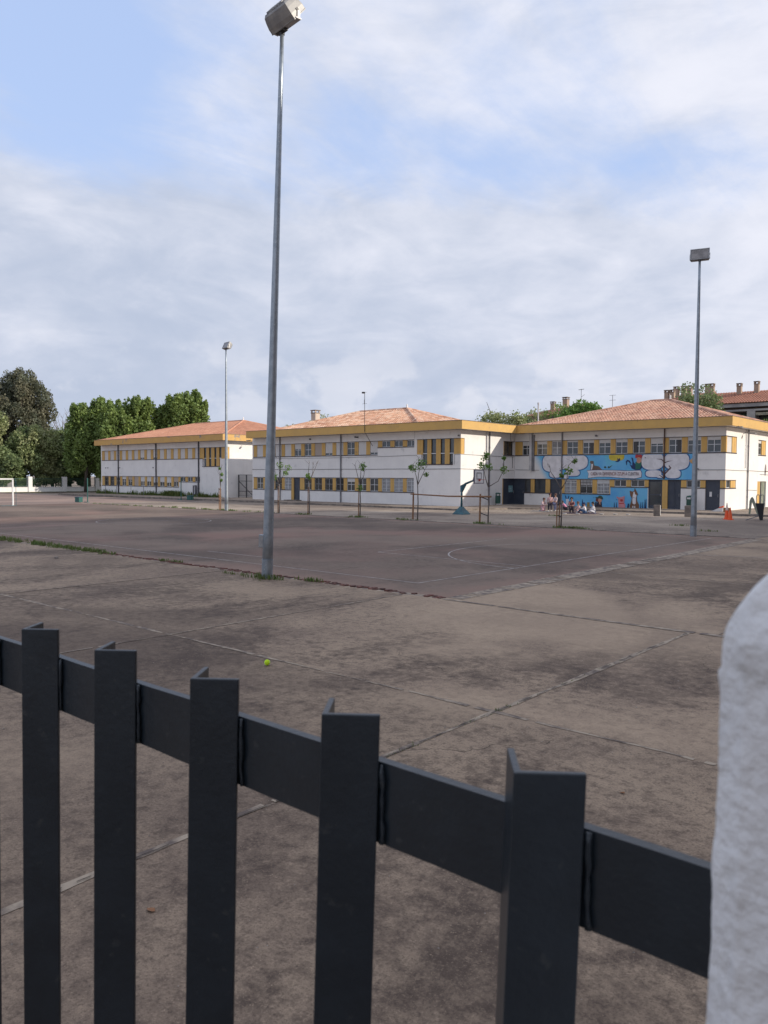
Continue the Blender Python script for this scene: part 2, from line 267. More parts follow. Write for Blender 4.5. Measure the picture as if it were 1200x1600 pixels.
# ---------------------------------------------------------------- helpers
class MB:
    def __init__(s): s.v = []; s.f = []; s.m = []; s.T = None
    def pt(s, p):
        s.v.append(tuple(s.T(*p)) if s.T else tuple(p)); return len(s.v)-1
    def poly(s, pts, mi=0):
        s.f.append([s.pt(p) for p in pts]); s.m.append(mi)
    def box(s, a, b, mi=0):
        x0, y0, z0 = (min(a[i], b[i]) for i in range(3)); x1, y1, z1 = (max(a[i], b[i]) for i in range(3))
        i = [s.pt(p) for p in ((x0, y0, z0), (x1, y0, z0), (x1, y1, z0), (x0, y1, z0), (x0, y0, z1), (x1, y0, z1), (x1, y1, z1), (x0, y1, z1))]
        for q in ((3, 2, 1, 0), (4, 5, 6, 7), (0, 1, 5, 4), (1, 2, 6, 5), (2, 3, 7, 6), (3, 0, 4, 7)): s.f.append([i[k] for k in q]); s.m.append(mi)
    def tube(s, pts, rad, n=8, mi=0, cap=True):
        pts = [Vector(s.T(*p) if s.T else p) for p in pts]; T, s.T = s.T, None
        if not isinstance(rad, (list, tuple)): rad = [rad]*len(pts)
        rings = []
        for k, p in enumerate(pts):
            d = (pts[min(k+1, len(pts)-1)]-pts[max(k-1, 0)]).normalized(); a = d.orthogonal().normalized() if k == 0 else (a-d*a.dot(d)).normalized(); b = d.cross(a)
            rings.append([s.pt(p+(a*math.cos(2*math.pi*j/n)+b*math.sin(2*math.pi*j/n))*rad[k]) for j in range(n)])
        for r0, r1 in zip(rings, rings[1:]):
            for j in range(n): s.f.append([r0[j], r0[(j+1) % n], r1[(j+1) % n], r1[j]]); s.m.append(mi)
        if cap: s.f.append(rings[0][::-1]); s.m.append(mi); s.f.append(rings[-1]); s.m.append(mi)
        s.T = T
    def prism(s, outline, d0, d1, mi=0, ax='xz'):
        """outline of (a,b) pairs extruded along the remaining axis between d0 and d1"""
        f = {'xz': lambda a, b, d: (a, d, b), 'yz': lambda a, b, d: (d, a, b), 'xy': lambda a, b, d: (a, b, d)}[ax]
        A = [s.pt(f(a, b, d0)) for a, b in outline]; B = [s.pt(f(a, b, d1)) for a, b in outline]; n = len(A)
        s.f.append(A[::-1]); s.m.append(mi); s.f.append(B); s.m.append(mi)
        for k in range(n): s.f.append([A[k], A[(k+1) % n], B[(k+1) % n], B[k]]); s.m.append(mi)
    def build(s, name, mats, parent=None, smooth=False, bevel=0):
        me = bpy.data.meshes.new(name); me.from_pydata(s.v, [], s.f)
        for m in (mats if isinstance(mats, (list, tuple)) else [mats]): me.materials.append(M[m] if isinstance(m, str) else m)
        me.polygons.foreach_set('material_index', s.m)
        if smooth: me.polygons.foreach_set('use_smooth', [True]*len(s.f))
        me.update(); o = bpy.data.objects.new(name, me); COL.objects.link(o)
        if parent: o.parent = parent
        if bevel:
            md = o.modifiers.new('edge', 'BEVEL'); md.width = bevel; md.segments = 2; md.limit_method = 'ANGLE'
        return o
def tag(o, label=None, cat=None, group=None, kind=None):
    for k, v in (('label', label), ('category', cat), ('group', group), ('kind', kind)):
        if v: o[k] = v
    return o
def thing(name, label, cat, loc=(0, 0, 0), rz=0, group=None, kind=None):
    o = bpy.data.objects.new(name, None); COL.objects.link(o); o.location = loc; o.rotation_euler = (0, 0, rz); o.empty_display_size = .2
    return tag(o, label, cat, group, kind)
def copy_tree(o, parent=None):
    c = o.copy(); COL.objects.link(c); c.parent = parent
    for ch in o.children: copy_tree(ch, c)
    return c
# ================================================================ ground and paving
def slab(parent, x0, y0, x1, y1, mat, z=0.0, name='slab', top=.0):
    b = MB(); g = .005
    b.box((x0+g, y0+g, z-.05), (x1-g, y1-g, z)); return b.build(name, mat, parent, bevel=0)
def build_ground():
    b = MB(); n = 1500; b.poly([(-n, -n, -.09), (n, -n, -.09), (n, n, -.09), (-n, n, -.09)]); tag(b.build('ground', 'concrete_far'), kind='structure')
    yard = thing('concrete_yard', None, None, kind='structure')
    b = MB(); b.poly([(-63.2, -12, -.0035), (16, -12, -.0035), (16, 53.2, -.0035), (-63.2, 53.2, -.0035)]); b.build('joint_filler', 'joint', yard)
    xs = [14.6, 8.6, 2.6, -4.3, -10.1]+[-10.1-5.9*k for k in range(1, 10)]
    ys = [-5.3, .7, 6.7, 12.28]
    for i in range(len(xs)-1):
        for j in range(len(ys)-1): slab(yard, xs[i+1], ys[j], xs[i], ys[j+1], 'concrete', z=random.uniform(-.003, .0))
    ys = [12.28, 18.6, 24.6, 30.6, 36.5, 42.4, 48.0, 53.0]; xr = [14.6, 8.6, 2.6, -3.9, -9.15]
    for i in range(4):
        for j in range(7): slab(yard, xr[i+1], ys[j], xr[i], ys[j+1], 'concrete', z=random.uniform(-.003, .0))
    xq = [-9.15]+[-9.15-6*k for k in range(1, 10)]; yq = [33.35, 39.3, 45.6, 53.0]
    for i in range(9):
        for j in range(3):
            if j == 2 and xq[i+1] < -32.4: continue
            slab(yard, xq[i+1], yq[j], xq[i], yq[j+1], 'concrete_far', z=random.uniform(-.003, .0))
    b = MB(); b.box((-63.2, 12.5, -.05), (-9.17, 33.2, -.002)); tag(b.build('sports_court', 'court'), kind='structure')
    b = MB(); b.box((-107.9, 8, -.05), (-63.3, 45, -.004)); tag(b.build('far_court', 'court_far'), kind='structure')
    # mortar smeared over the slab joints, with the open crack along its middle
    crackm = M_('open_crack', (.045, .035, .028), .95, var=(.10, .08, .055), scale=8)
    for si, (p, q, w) in enumerate((((-4.3, -5), (-4.3, 12.2), .055), ((14, 6.7), (-40, 6.7), .045), ((-10.1, -5), (-10.1, 12.2), .04), ((14, .7), (-30, .7), .035), ((-9.1, 12.282), (10, 12.282), .11), ((-9.0, 12.4), (-9.0, 33), .34), ((-3.9, 12.4), (-3.9, 48), .05), ((-16, -5), (-16, 12.2), .03), ((-9.1, 18.6), (10, 18.6), .05))):
        p, q = Vector(p), Vector(q); L = (q-p).length; d = (q-p)/L; nn = Vector((-d.y, d.x)); n = int(L/.09); b = MB(); c = MB(); prev = None; rs = random.Random(w*100+p.x); w *= .5; zz = .0022+si*.0006; wl = wr = w; o_ = 0
        for i in range(n+1):
            wl = min(w*1.8, max(w*.35, wl+rs.gauss(0, .006))); wr = min(w*1.8, max(w*.35, wr+rs.gauss(0, .006))); o_ = max(-.012, min(.012, o_+rs.gauss(0, .004))); m = p+d*(L*i/n)
            cur = ((*(m+nn*wl), zz), (*(m-nn*wr), zz), (*(m+nn*(o_+.004)), zz+.0075), (*(m+nn*(o_-.004)), zz+.0075))
            if prev:
                if rs.random() > .08: b.poly([prev[1], cur[1], cur[0], prev[0]])
                if rs.random() > .35: c.poly([prev[3], cur[3], cur[2], prev[2]])
            prev = cur
        b.build('mortar_strip', 'joint', yard)
        if si == 0: c.build('crack', crackm, yard)
    # painted court lines, 5 cm wide, worn through in places
    m = M_('worn_white_line', (.46, .43, .42), .85); nt = m.node_tree; bs = nt.nodes['Principled BSDF']
    g = nt.nodes.new('ShaderNodeNewGeometry'); no = nt.nodes.new('ShaderNodeTexNoise'); no.inputs['Scale'].default_value = 3.2; no.inputs['Detail'].default_value = 9; no.inputs['Roughness'].default_value = .7
    r = nt.nodes.new('ShaderNodeMapRange'); r.inputs[1].default_value = .44; r.inputs[2].default_value = .68; nt.links.new(g.outputs['Position'], no.inputs[0]); nt.links.new(no.outputs[0], r.inputs[0])
    mx = nt.nodes.new('ShaderNodeMix'); mx.data_type = 'RGBA'; mx.inputs[6].default_value = (.44, .40, .37, 1); mx.inputs[7].default_value = (.12, .088, .087, 1); nt.links.new(r.outputs[0], mx.inputs[0]); nt.links.new(mx.outputs[2], bs.inputs['Base Color'])
    lines = thing('court_markings', None, None, kind='structure'); Z = .003
    def strip(pts, w=.05):
        b = MB()
        for p, q in zip(pts, pts[1:]):
            d = Vector((q[0]-p[0], q[1]-p[1])).normalized(); nx, ny = -d.y*w/2, d.x*w/2
            b.poly([(p[0]-nx, p[1]-ny, Z), (q[0]-nx, q[1]-ny, Z), (q[0]+nx, q[1]+ny, Z), (p[0]+nx, p[1]+ny, Z)])
        b.build('line', m, lines)
    strip([(-61, 13.75), (-10.95, 13.75)]); strip([(-10.92, 13.72), (-10.6, 32.3)]); strip([(-61, 32.2), (-10.9, 32.2)]); strip([(-36, 13.8), (-36, 32.1)])
    strip([(-10.9, 22.2)]*0+[(-10.75+4.45*math.cos(a), 22.2+4.45*math.sin(a)) for a in np.linspace(math.pi*.5, math.pi*1.5, 41)])
    strip([(-36+2.9*math.cos(a), 23+2.9*math.sin(a)) for a in np.linspace(0, 2*math.pi, 49)])
    strip([(-16.4, 18.6), (-16.4, 26.2)]); strip([(-16.4, 18.55), (-10.9, 18.4)]); strip([(-20.5, 15.0), (-17.5, 15.02)]); strip([(-53, 16), (-53, 30)])
    strip([(-9.0, 32.9), (-5.2, 32.9)], .06); strip([(-9.0, 24.8), (-6.2, 25.6)], .05)
    # hairline cracks: thin ragged recess-coloured slivers with drifted grit in the joints
    # brick edging between yard and court
    b = MB(); x = -9.2
    while x > -22.8:
        w = random.uniform(.09, .12)
        for row in range(2):
            if random.random() < .17+.25*(row == 0): continue
            h = random.uniform(.0, .028); y0 = 12.29+row*.105+random.uniform(-.012, .012); a = random.uniform(-.05, .05)
            b.box((x-w+.012, y0, -.03), (x, y0+.095, h))
        x -= w+.005
    tag(b.build('brick_edging', 'brick'), kind='stuff')
    # kerbs of the pavement round the buildings
    def kerb_run(pts, w=.15, z=.13):
        k = thing('kerb', None, None, kind='structure')
        for p, q in zip(pts, pts[1:]):
            p, q = Vector(p), Vector(q); L = (q-p).length; n = max(1, round(L/1.6)); d = (q-p)/L; nn = Vector((-d.y, d.x))*w
            for i in range(n):
                a = p+d*(L*i/n+.008); c = p+d*(L*(i+1)/n-.008); zz = z+random.uniform(-.006, .006)
                b = MB(); b.prism([tuple(a), tuple(c), tuple(c+nn), tuple(a+nn)], -.05, zz, ax='xy'); b.build('kerb_stone', 'kerb', k)
    kerb_run([(-94, 46.4), (-60, 45.9), (-32.6, 45.6)]); kerb_run([(-32.6, 45.6), (-31.5, 50.5), (-28.5, 52.7), (-8, 53.1)])
    b = MB(); b.prism([(-94, 46.55), (-60, 46.05), (-32.75, 45.75), (-31.65, 50.6), (-28.6, 52.85), (-8, 53.25), (-8, 90), (-94, 90)], -.05, .115, ax='xy'); tag(b.build('pavement', 'concrete_far'), kind='structure')
    # tree strip edging along the far side of the court
    k = thing('strip_edging', None, None, kind='structure'); x = -9.2
    while x > -62:
        b = MB(); b.box((x-.985, 33.21, -.05), (x, 33.31, random.uniform(.015, .035))); b.build('edging_stone', 'kerb', k); x -= 1.0
    # strip of earth and grass before the far wall
    b = MB(); b.box((-140, -30, -.05), (-108, 110, .02)); tag(b.build('verge', M_('dry_verge', (.12, .11, .06), .95, var=(.09, .10, .04), scale=.5)), kind='structure')
    b = MB(); b.box((-66, 46, -.05), (-94, 46.2, .0))
def tufts(name, spots, mat='weed', h=(.04, .12), n=14, spread=.12, w=.012):
    b = MB()
    for (x, y, z, k, hs) in spots:
        for _ in range(int(n*k)):
            px, py = x+random.gauss(0, spread), y+random.gauss(0, spread*.6); a = random.uniform(0, 6.28); H = random.uniform(*h)*hs; le = random.uniform(.2, .9)*H; ww = w*random.uniform(.6, 1.5)
            dx, dy = math.cos(a), math.sin(a); ox, oy = -dy*ww, dx*ww
            b.poly([(px-ox, py-oy, z), (px+ox, py+oy, z), (px+dx*le*.5+ox*.8, py+dy*le*.5+oy*.8, z+H*.7), (px+dx*le*.5-ox*.8, py+dy*le*.5-oy*.8, z+H*.7)])
            b.poly([(px+dx*le*.5-ox*.8, py+dy*le*.5-oy*.8, z+H*.7), (px+dx*le*.5+ox*.8, py+dy*le*.5+oy*.8, z+H*.7), (px+dx*le, py+dy*le, z+H)])
    tag(b.build(name, mat), kind='stuff')
def build_weeds():
    s = []
    for i in range(150):
        x = random.uniform(-32, -21.6); s.append((x, 12.42+random.gauss(0, .10), 0, 1.0, random.uniform(.8, 1.7)*(1.2 if x < -25 else 1)))
    for i in range(10): s.append((-18.6+random.gauss(0, .25), 12.42, 0, .8, 1))
    tufts('border_grass', s, h=(.03, .10), n=13, spread=.09, w=.010)
    s = [(-14.1+random.gauss(0, .28), 11.92+random.gauss(0, .12), 0, .7, 1.1) for _ in range(22)]+[(-12.9+random.gauss(0, .2), 12.3, 0, .7, 1) for _ in range(9)]+[(-15.2+random.gauss(0, .3), 11.9, 0, .5, .7) for _ in range(9)]
    tufts('pole_base_weeds', s, h=(.04, .12), n=14, spread=.07, w=.008)
    s = [(-4.3+random.gauss(0, .012), random.uniform(4.2, 10), 0, .22, .35) for _ in range(60)]+[(-4.3, 6.75, 0, 1.6, .75), (-4.31, 6.95, 0, .8, .5), (-4.3, 8.35, 0, .7, .5), (-4.3, 5.35, 0, .6, .4)]
    tufts('joint_weeds', s, h=(.02, .05), n=10, spread=.018, w=.003)
    s = []
    for i in range(230):
        x = random.uniform(-92, -67); s.append((x, 50.6+random.gauss(0, .12), .1, .8, random.choice((1, 1, 1.4, 2.4))))
    for i in range(60): s.append((-74.9+random.gauss(0, .7), 50.2+random.gauss(0, .2), .1, 1, 2.6))
    for i in range(30): s.append((-69.5+random.gauss(0, .5), 50.3, .1, 1, 1.5))
    tufts('wall_foot_weeds', s, h=(.1, .28), n=12, spread=.2, w=.03)
    s = []
    for tx in (-35.7, -31.4, -27.7, -22.6, -18.0, -43.6):
        for i in range(14): s.append((tx+random.gauss(0, .35), 33.6+random.gauss(0, .2), 0, .8, 1))
    for i in range(60): s.append((random.uniform(-62, -38), 33.4+random.gauss(0, .12), 0, .7, 1))
    for i in range(20): s.append((-50+random.gauss(0, 2.5), 33.7+random.gauss(0, .2), 0, 1, 1.1)); s.append((-17.2+random.gauss(0, .3), 33.5, 0, .8, 1.1))
    for x, y in ((-14.5, 39.5), (-12.2, 36.4), (-24, 44)): 
        for i in range(5): s.append((x+random.gauss(0, .25), y+random.gauss(0, .15), 0, .8, .9))
    tufts('yard_weeds', s, h=(.05, .14), n=12, spread=.12, w=.014)
    # grit and pebbles scattered near the fence and loose in the joints
    b = MB()
    for i in range(1500):
        if i < 1050: x, y = random.uniform(-9, -.5), random.uniform(.8, 11.5)
        else: x, y = -4.3+random.gauss(0, .03), random.uniform(3.5, 11)
        if i > 1350: x, y = random.uniform(-12, -3), 6.7+random.gauss(0, .03)
        r = random.uniform(.003, .009)*(1+.6*(random.random() < .06)); a = random.uniform(0, 6.28); zc = -.001
        P = [(x+r*math.cos(a+k*2.09)*random.uniform(.7, 1.3), y+r*math.sin(a+k*2.09), zc) for k in range(3)]; t = (x, y, zc+r*random.uniform(.6, 1))
        for k in range(3): b.poly([P[k], P[(k+1) % 3], t])
    tag(b.build('grit', M_('pale_grit', (.30, .26, .22), .9, isl=.45)), kind='stuff')
# ================================================================ fence, pillar, lamp poles
def build_fence():
    t = thing('metal_fence', 'dark painted metal picket fence joined to the white pillar', 'fence', (-1, .29, 0))
    OFF = Vector((1, -.29, 0))
    def T(x, y, z): return Vector((x, y, z))+OFF
    z_top, w, th = 2.281, .0292, .0032
    for i in range(-1, 16):
        cx, cy = -.1633-.1109*i, .2688; b = MB()
        if i == -1: continue
        # L section: corner towards the street, one flange to +(X-Y)/2.., the other away
        d1 = Vector((.7547, .6561, 0)); d1 = Matrix.Rotation(math.radians(-3.5), 3, 'Z') @ d1     # along the picture plane
        d2 = Matrix.Rotation(math.radians(90), 3, 'Z') @ d1
        lean = d1*(.029, .024, .019, .013, .009, .008)[min(i, 5)]
        c = Vector((cx, cy, 0)); zt = z_top+random.uniform(-.001, .001)
        outl = [c, c+d1*w, c+d1*w+d2*th, c+d1*th+d2*th, c+d1*th+d2*w, c+d2*w]
        def at(p, z): q = p-lean*((zt-z)/1.0); return (q.x+OFF.x, q.y+OFF.y, z)
        n = 6; A = [b.pt(at(p, .55)) for p in outl]; B = [b.pt(at(p, zt)) for p in outl]
        for k in range(n): b.f.append([A[k], A[(k+1) % n], B[(k+1) % n], B[k]]); b.m.append(0)
        b.f.append(B); b.m.append(0); b.f.append(A[::-1]); b.m.append(0)
        b.build('picket', 'fence', t, bevel=.0006)
        # weld beads where the flange meets the rail
        b = MB(); e = c+d1*w; p = random.Random(i)
        pts = [(e.x+OFF.x+.0005+p.uniform(-.0006, .0006), e.y+OFF.y+.0015, 2.2165+.04*k/9) for k in range(10)]
        b.tube(pts, [.0006+p.uniform(0, .0011) for _ in pts], 6); b.build('weld_bead', 'fence', t, smooth=True)
    for z0 in (2.2152, .70):
        b = MB(); n = 60
        # flat bar, its edges slightly uneven
        X = np.linspace(-2.0, .02, n); r = random.Random(3)
        ring = []
        for x in X:
            a, c = r.uniform(-.0004, .0004), r.uniform(-.0005, .0005)
            ring.append([b.pt(T(x, .290, z0+a)), b.pt(T(x, .2955, z0+a)), b.pt(T(x, .2955, z0+.0418+c*.5)), b.pt(T(x, .290, z0+.0418+c*.5))])
        for p, q in zip(ring, ring[1:]):
            for k in range(4): b.f.append([p[k], q[k], q[(k+1) % 4], p[(k+1) % 4]]); b.m.append(0)
        b.build('rail', 'fence', t)
    w = MB(); w.box((-6, .12, 0), (-.06, .42, .5)); w.box((-6, .09, .5), (-.06, .45, .56)); tag(w.build('low_wall', 'wall'), 'low white wall carrying the dark picket fence beside the pillar', 'wall')
def build_pillar():
    # whitewashed pillar: chamfered corner, rounded shoulder, thick lumpy paint
    import mathutils.noise as mn
    x0, ztop, rad = -.0642, 2.3812, .0215
    prof = [(0, .42-(.42-.2050)*k/13) for k in range(14)]+[(.0066*(k/8), .2045-.0046*(k/8)) for k in range(1, 9)]
    prof += [(.0066+.0008*k, .1996) for k in range(1, 9)]+[(.0130+k*.0013, .1996) for k in range(1, 60)]+[(.0897+k*.012, .1996) for k in range(1, 18)]
    b = MB(); rows = []; nt_ = 26
    zs = [0, .5, 1.0, 1.5, 1.95]+list(np.linspace(2.0, ztop-rad, 250))+[None]*nt_; nz = len(zs)
    for j, z in enumerate(zs):
        row = []
        for (x, y) in prof:
            inset = 0; yin = 0
            if z is None:
                a = (j-(nz-nt_)+1)/nt_*math.pi/2; tt = a*2/math.pi; inset = .0140*(.35*(1-math.cos(a))+.65*tt); yin = .010*(.35*(1-math.cos(a))+.65*tt); zz = ztop-rad+rad*(.35*math.sin(a)+.65*tt)
            else: zz = z
            xx = x0+max(x, inset+.25*x); yy = y+yin*(1-min(1, max(0, (y-.1996)/.2)))
            if zz > 1.99:
                p = Vector((xx, yy, zz)); d = mn.noise(p*60)*.0005+mn.noise(p*160)*.00026+mn.noise(p*420)*.00016+max(0, mn.noise(p*95+Vector((3, 1, 2)))-.2)*.0011
                if zz > 2.352: d += mn.noise(p*110+Vector((5, 0, 0)))*.0010
                if x < .0005 and y < .215: d += mn.noise(Vector((1, 3, zz*90)))*.0006-(.0011 if 2.1985 < zz < 2.2145 else 0)+(.0006 if zz < 2.197 else 0)
                if x < .03: xx -= .0030*max(0, (2.31-zz))/.13*(1-x/.03)
                if x < .0005: xx -= d
                elif x < .0067: xx -= d*.6; yy -= d*.7
                else: yy -= d*1.3+(.0005 if x > .0072 else 0)
            row.append(b.pt((xx, yy, zz)))
        rows.append(row)
    for r0, r1 in zip(rows, rows[1:]):
        for k in range(len(prof)-1): b.f.append([r0[k], r0[k+1], r1[k+1], r1[k]]); b.m.append(0)
    b.f.append(rows[-1][::-1]); b.m.append(0)
    xr = x0+prof[-1][0]; b.box((x0+.03, .26, 0), (xr, .46, 2.35)); b.box((xr-.02, .2005, 0), (xr, .3, 2.34))
    tag(b.build('white_pillar', 'plaster', smooth=True), 'rough whitewashed masonry pillar at the end of the fence', 'pillar')
def build_lamp_pole(x, y, h, label, tilt=(0, 0), face=-1, box=False, rz=0, headtilt=50, hs=1, dims=(.42, .27, 1.0), dx=0):
    t = thing('floodlight_pole', label, 'floodlight', (x, y, 0), 0, 'floodlight poles round the court')
    t.rotation_euler = (tilt[0], tilt[1], 0)
    b = MB(); n = 24; b.tube([(0, 0, h*k/12) for k in range(13)], [.127-(.127-.045)*k/12 for k in range(13)], 28); b.build('pole', 'galv', t, smooth=True)
    b = MB(); b.tube([(0, 0, .0), (0, 0, .42)], .131, 28); b.tube([(0, 0, .42), (0, 0, .445)], .135, 28); b.build('base_sleeve', 'galv', t, smooth=False)
    if box:
        b = MB(); b.box((-.065, -.065, 0), (.065, .035, .30)); o = b.build('inspection_box', 'galv', t, bevel=.008); o.location = (-.115, -.075, .72); o.rotation_euler = (0, 0, .35)
        b = MB(); b.box((-.05, -.070, .02), (.05, -.066, .28)); c = b.build('inspection_door', 'lampgrey', o); 
    hd = MB(); W, H, D = dims[0]*hs, dims[1]*hs, dims[2]     # lamp head pointing along -Y, box lofted towards a smaller curved back
    secs = [(0, 1, 1), (.10, 1.0, 1.0), (.22, .96, .90), (.30, .92, .80), (.34, .84, .62)]; rows = []
    for (dd, sx, sz) in secs: rows.append([hd.pt((sgx*W*sx, dd*hs*D, sgz*H*sz)) for sgx, sgz in ((-1, -1), (1, -1), (1, 1), (-1, 1))])
    for r0, r1 in zip(rows, rows[1:]):
        for k in range(4): hd.f.append([r0[k], r1[k], r1[(k+1) % 4], r0[(k+1) % 4]]); hd.m.append(0)
    hd.f.append(rows[-1]); hd.m.append(0); hd.f.append(rows[0][::-1]); hd.m.append(0)
    for k in range(-3, 4): hd.box((k*.1*hs-.008, .24*hs*D, -H*.6), (k*.1*hs+.008, .37*hs*D, H*.6))
    head = hd.build('lamp_housing', 'lampgrey', t, bevel=.012)
    g = MB(); g.box((-W*.86, -.012, -H*.82), (W*.86, -.004, H*.82)); g.build('lamp_glass', 'lampglass', head)
    g = MB()
    for q in ((-W, -.02, -H, W, 0, -H*.86), (-W, -.02, H*.86, W, 0, H), (-W, -.02, -H*.86, -W*.9, 0, H*.86), (W*.9, -.02, -H*.86, W, 0, H*.86)): g.box(q[:3], q[3:])
    g.build('lamp_rim', 'lampgrey', head)
    g = MB(); g.box((-W-.012, .07*hs, -.03), (-W-.004, .13*hs, .03)); g.tube([(W+.004, .10*hs, 0), (W+.02, .10*hs, 0)], .03, 10); g.build('pivot', 'darkframe', head)
    hz = h+dims[1]*hs*.85+(.04 if dx == 0 else -.02)
    head.location = Vector((dx, 0, hz)); head.rotation_euler = (math.radians(headtilt), 0, rz if face < 0 else rz+math.pi)
    u = MB(); R = Matrix.Rotation(head.rotation_euler.z, 3, 'Z')
    a = W+.022
    for s in (-1, 1): u.box((s*a-.006, .01, h+.045), (s*a+.006, .07, hz+.03))
    u.box((-a, -.03, h+.03), (a, .10, h+.055))
    o = u.build('bracket', 'bracket', t); o.rotation_euler = (0, 0, head.rotation_euler.z); o.location.x = dx
    u = MB(); u.box((-.17, -.05, h-.01), (.17, .07, h+.027)); u.tube([(0, 0, h-.06), (0, 0, h+.02)], .06, 14); o = u.build('mounting_plate', 'darkframe', t); o.rotation_euler = (0, 0, head.rotation_euler.z)
    return t
# ================================================================ school buildings
class Facade:
    """local (u,d,z): u along the wall, d outwards, z up"""
    def __init__(s, O, U, N): s.O = Vector(O); s.U = Vector(U); s.N = Vector(N)
    def T(s, u, d, z): return s.O+s.U*u+s.N*d+Vector((0, 0, z))
    def mb(s): b = MB(); b.T = s.T; return b
def wall_mesh(F, u0, u1, z0, z1, openings, parent, mat='wall', depth=.17, name='wall'):
    """one wall sheet with real recessed openings"""
    us = sorted({u0, u1, *[o[0] for o in openings], *[o[1] for o in openings]}); zs = sorted({z0, z1, *[o[2] for o in openings], *[o[3] for o in openings]})
    us = [u for u in us if u0 <= u <= u1]; zs = [z for z in zs if z0 <= z <= z1]
    def op(u, z): return any(a < u < b and c < z < d for a, b, c, d in openings)
    b = F.mb(); G = [[op((us[i]+us[i+1])/2, (zs[j]+zs[j+1])/2) for j in range(len(zs)-1)] for i in range(len(us)-1)]
    for i in range(len(us)-1):
        for j in range(len(zs)-1):
            a, c, e, f = us[i], us[i+1], zs[j], zs[j+1]
            d = -depth if G[i][j] else 0
            b.poly([(a, d, e), (c, d, e), (c, d, f), (a, d, f)])
            if i+1 < len(us)-1 and G[i][j] != G[i+1][j]: b.poly([(c, 0, e), (c, -depth, e), (c, -depth, f), (c, 0, f)])
            if j+1 < len(zs)-1 and G[i][j] != G[i][j+1]: b.poly([(a, 0, f), (c, 0, f), (c, -depth, f), (a, -depth, f)])
    return b.build(name, mat, parent)
def window(F, parent, u0, u1, z0, z1, kind='glass', sh=0.0, grille=False, split=True):
    """frame > pane, shutter; the window sits 12 cm back in the wall"""
    d = -.10; f = .045; b = F.mb()
    fr = 'frame' if kind != 'dark' else 'darkframe'
    zt = z1-(z1-z0)*sh
    g = F.mb(); g.box((u0+.01, d-.06, z0+.01), (u1-.01, d-.035, z1-.01))
    for (a, c, e, h) in ((u0, u1, z0, z0+f), (u0, u1, z1-f, z1), (u0, u0+f, z0+f, z1-f), (u1-f, u1, z0+f, z1-f)): b.box((a, d-.03, e), (c, d, h))
    if split and kind != 'dark':
        m = (u0+u1)/2; b.box((m-.022, d-.028, z0+f), (m+.022, d-.002, z1-f))
        if z1-z0 > .8: q = z0+(z1-z0)*.5; b.box((u0+f, d-.026, q-.018), (m-.022, d-.004, q+.018)); b.box((m+.022, d-.026, q-.018), (u1-f, d-.004, q+.018))
    w = b.build('window', fr, parent); g.build('pane', 'glass2' if kind == 'curtain' else 'glass', w)
    if sh > 0:
        s = F.mb(); s.box((u0+.02, d+.004, zt), (u1-.02, d+.03, z1-.002)); s.build('shutter', 'shutter_tan' if kind == 'tan' else 'shutter', w)
    if grille:
        s = F.mb(); n = 9
        for k in range(n): x = u0+.05+(u1-u0-.1)*k/(n-1); s.box((x-.011, -.05, z0+.02), (x+.011, -.028, z1-.02))
        for z in (z0+.25, z1-.25): s.box((u0, -.052, z-.012), (u1, -.026, z+.012))
        s.build('grille', 'frame' if kind == 'curtain' else 'darkframe', w)
    return w
def pier(F, parent, u0, u1, z0, z1, mat='yellow'):
    b = F.mb(); b.box((u0, -.165, z0+.002), (u1, -.03, z1-.002))
    if u1-u0 > .3: m = (u0+u1)/2; b.box((m-.012, -.031, z0+.01), (m+.012, -.022, z1-.01))
    b.build('pier', mat, parent)
def sill(F, parent, u0, u1, z, name='sill', h=.07):
    b = F.mb(); b.box((u0, -.17, z-.002), (u1, .03, z+h)); b.build(name, 'sill', parent)
def lintel(F, parent, u0, u1, z):
    b = F.mb(); b.box((u0, -.17, z-.035), (u1, .012, z+.002)); b.build('lintel', 'sill', parent)
def door(F, parent, u0, u1, z0, z1, mat='doorblue', leaves=1, glazed=False):
    b = F.mb(); b.box((u0, -.165, z0), (u1, -.12, z1))
    for k in range(leaves):
        a = u0+(u1-u0)*k/leaves; c = u0+(u1-u0)*(k+1)/leaves
        for q in ((a+.02, a+.09), (c-.09, c-.02)): b.box((q[0], -.121, z0+.02), (q[1], -.10, z1-.02))
        for q in ((z0+.02, z0+.2), (z1-.12, z1-.02), (z0+1.0, z0+1.08)): b.box((a+.09, -.121, q[0]), (c-.09, -.10, q[1]))
    o = b.build('door', mat, parent)
    if glazed: g = F.mb(); g.box((u0+.1, -.118, z0+.25), (u1-.1, -.112, z1-.15)); g.build('pane', 'glass', o)
    h = F.mb(); h.tube([(u1-.14, -.09, z0+.95), (u1-.14, -.05, z0+.95), (u1-.14, -.05, z0+1.15), (u1-.14, -.09, z0+1.15)], .012, 6); h.build('handle', 'bracket', o)
    return o
def downpipe(F, parent, u, z0, z1, mat='pipe', r=.055, d=.075):
    b = F.mb(); b.tube([(u, d, z0), (u, d, z1)], r, 10)
    z = z0+.9
    while z < z1: b.tube([(u, d, z), (u, d, z+.06)], r*1.25, 10); z += 1.9
    for z in (z0+1.4, z1-1.2): b.box((u-.02, 0, z), (u+.02, d, z+.03))
    b.build('downpipe', mat, parent, smooth=False)
def cable(F, parent, pts, r=.014, mat='cable', name='cable'):
    b = F.mb(); out = []
    for p, q in zip(pts, pts[1:]):
        n = max(1, int(abs(q[0]-p[0])/3)); out += [(p[0]+(q[0]-p[0])*k/n, .02, p[1]+(q[1]-p[1])*k/n-(.02 if 0 < k < n and k % 2 else 0)) for k in range(n)]
    out.append((pts[-1][0], .02, pts[-1][1])); b.tube(out, r, 5); b.build(name, mat, parent)
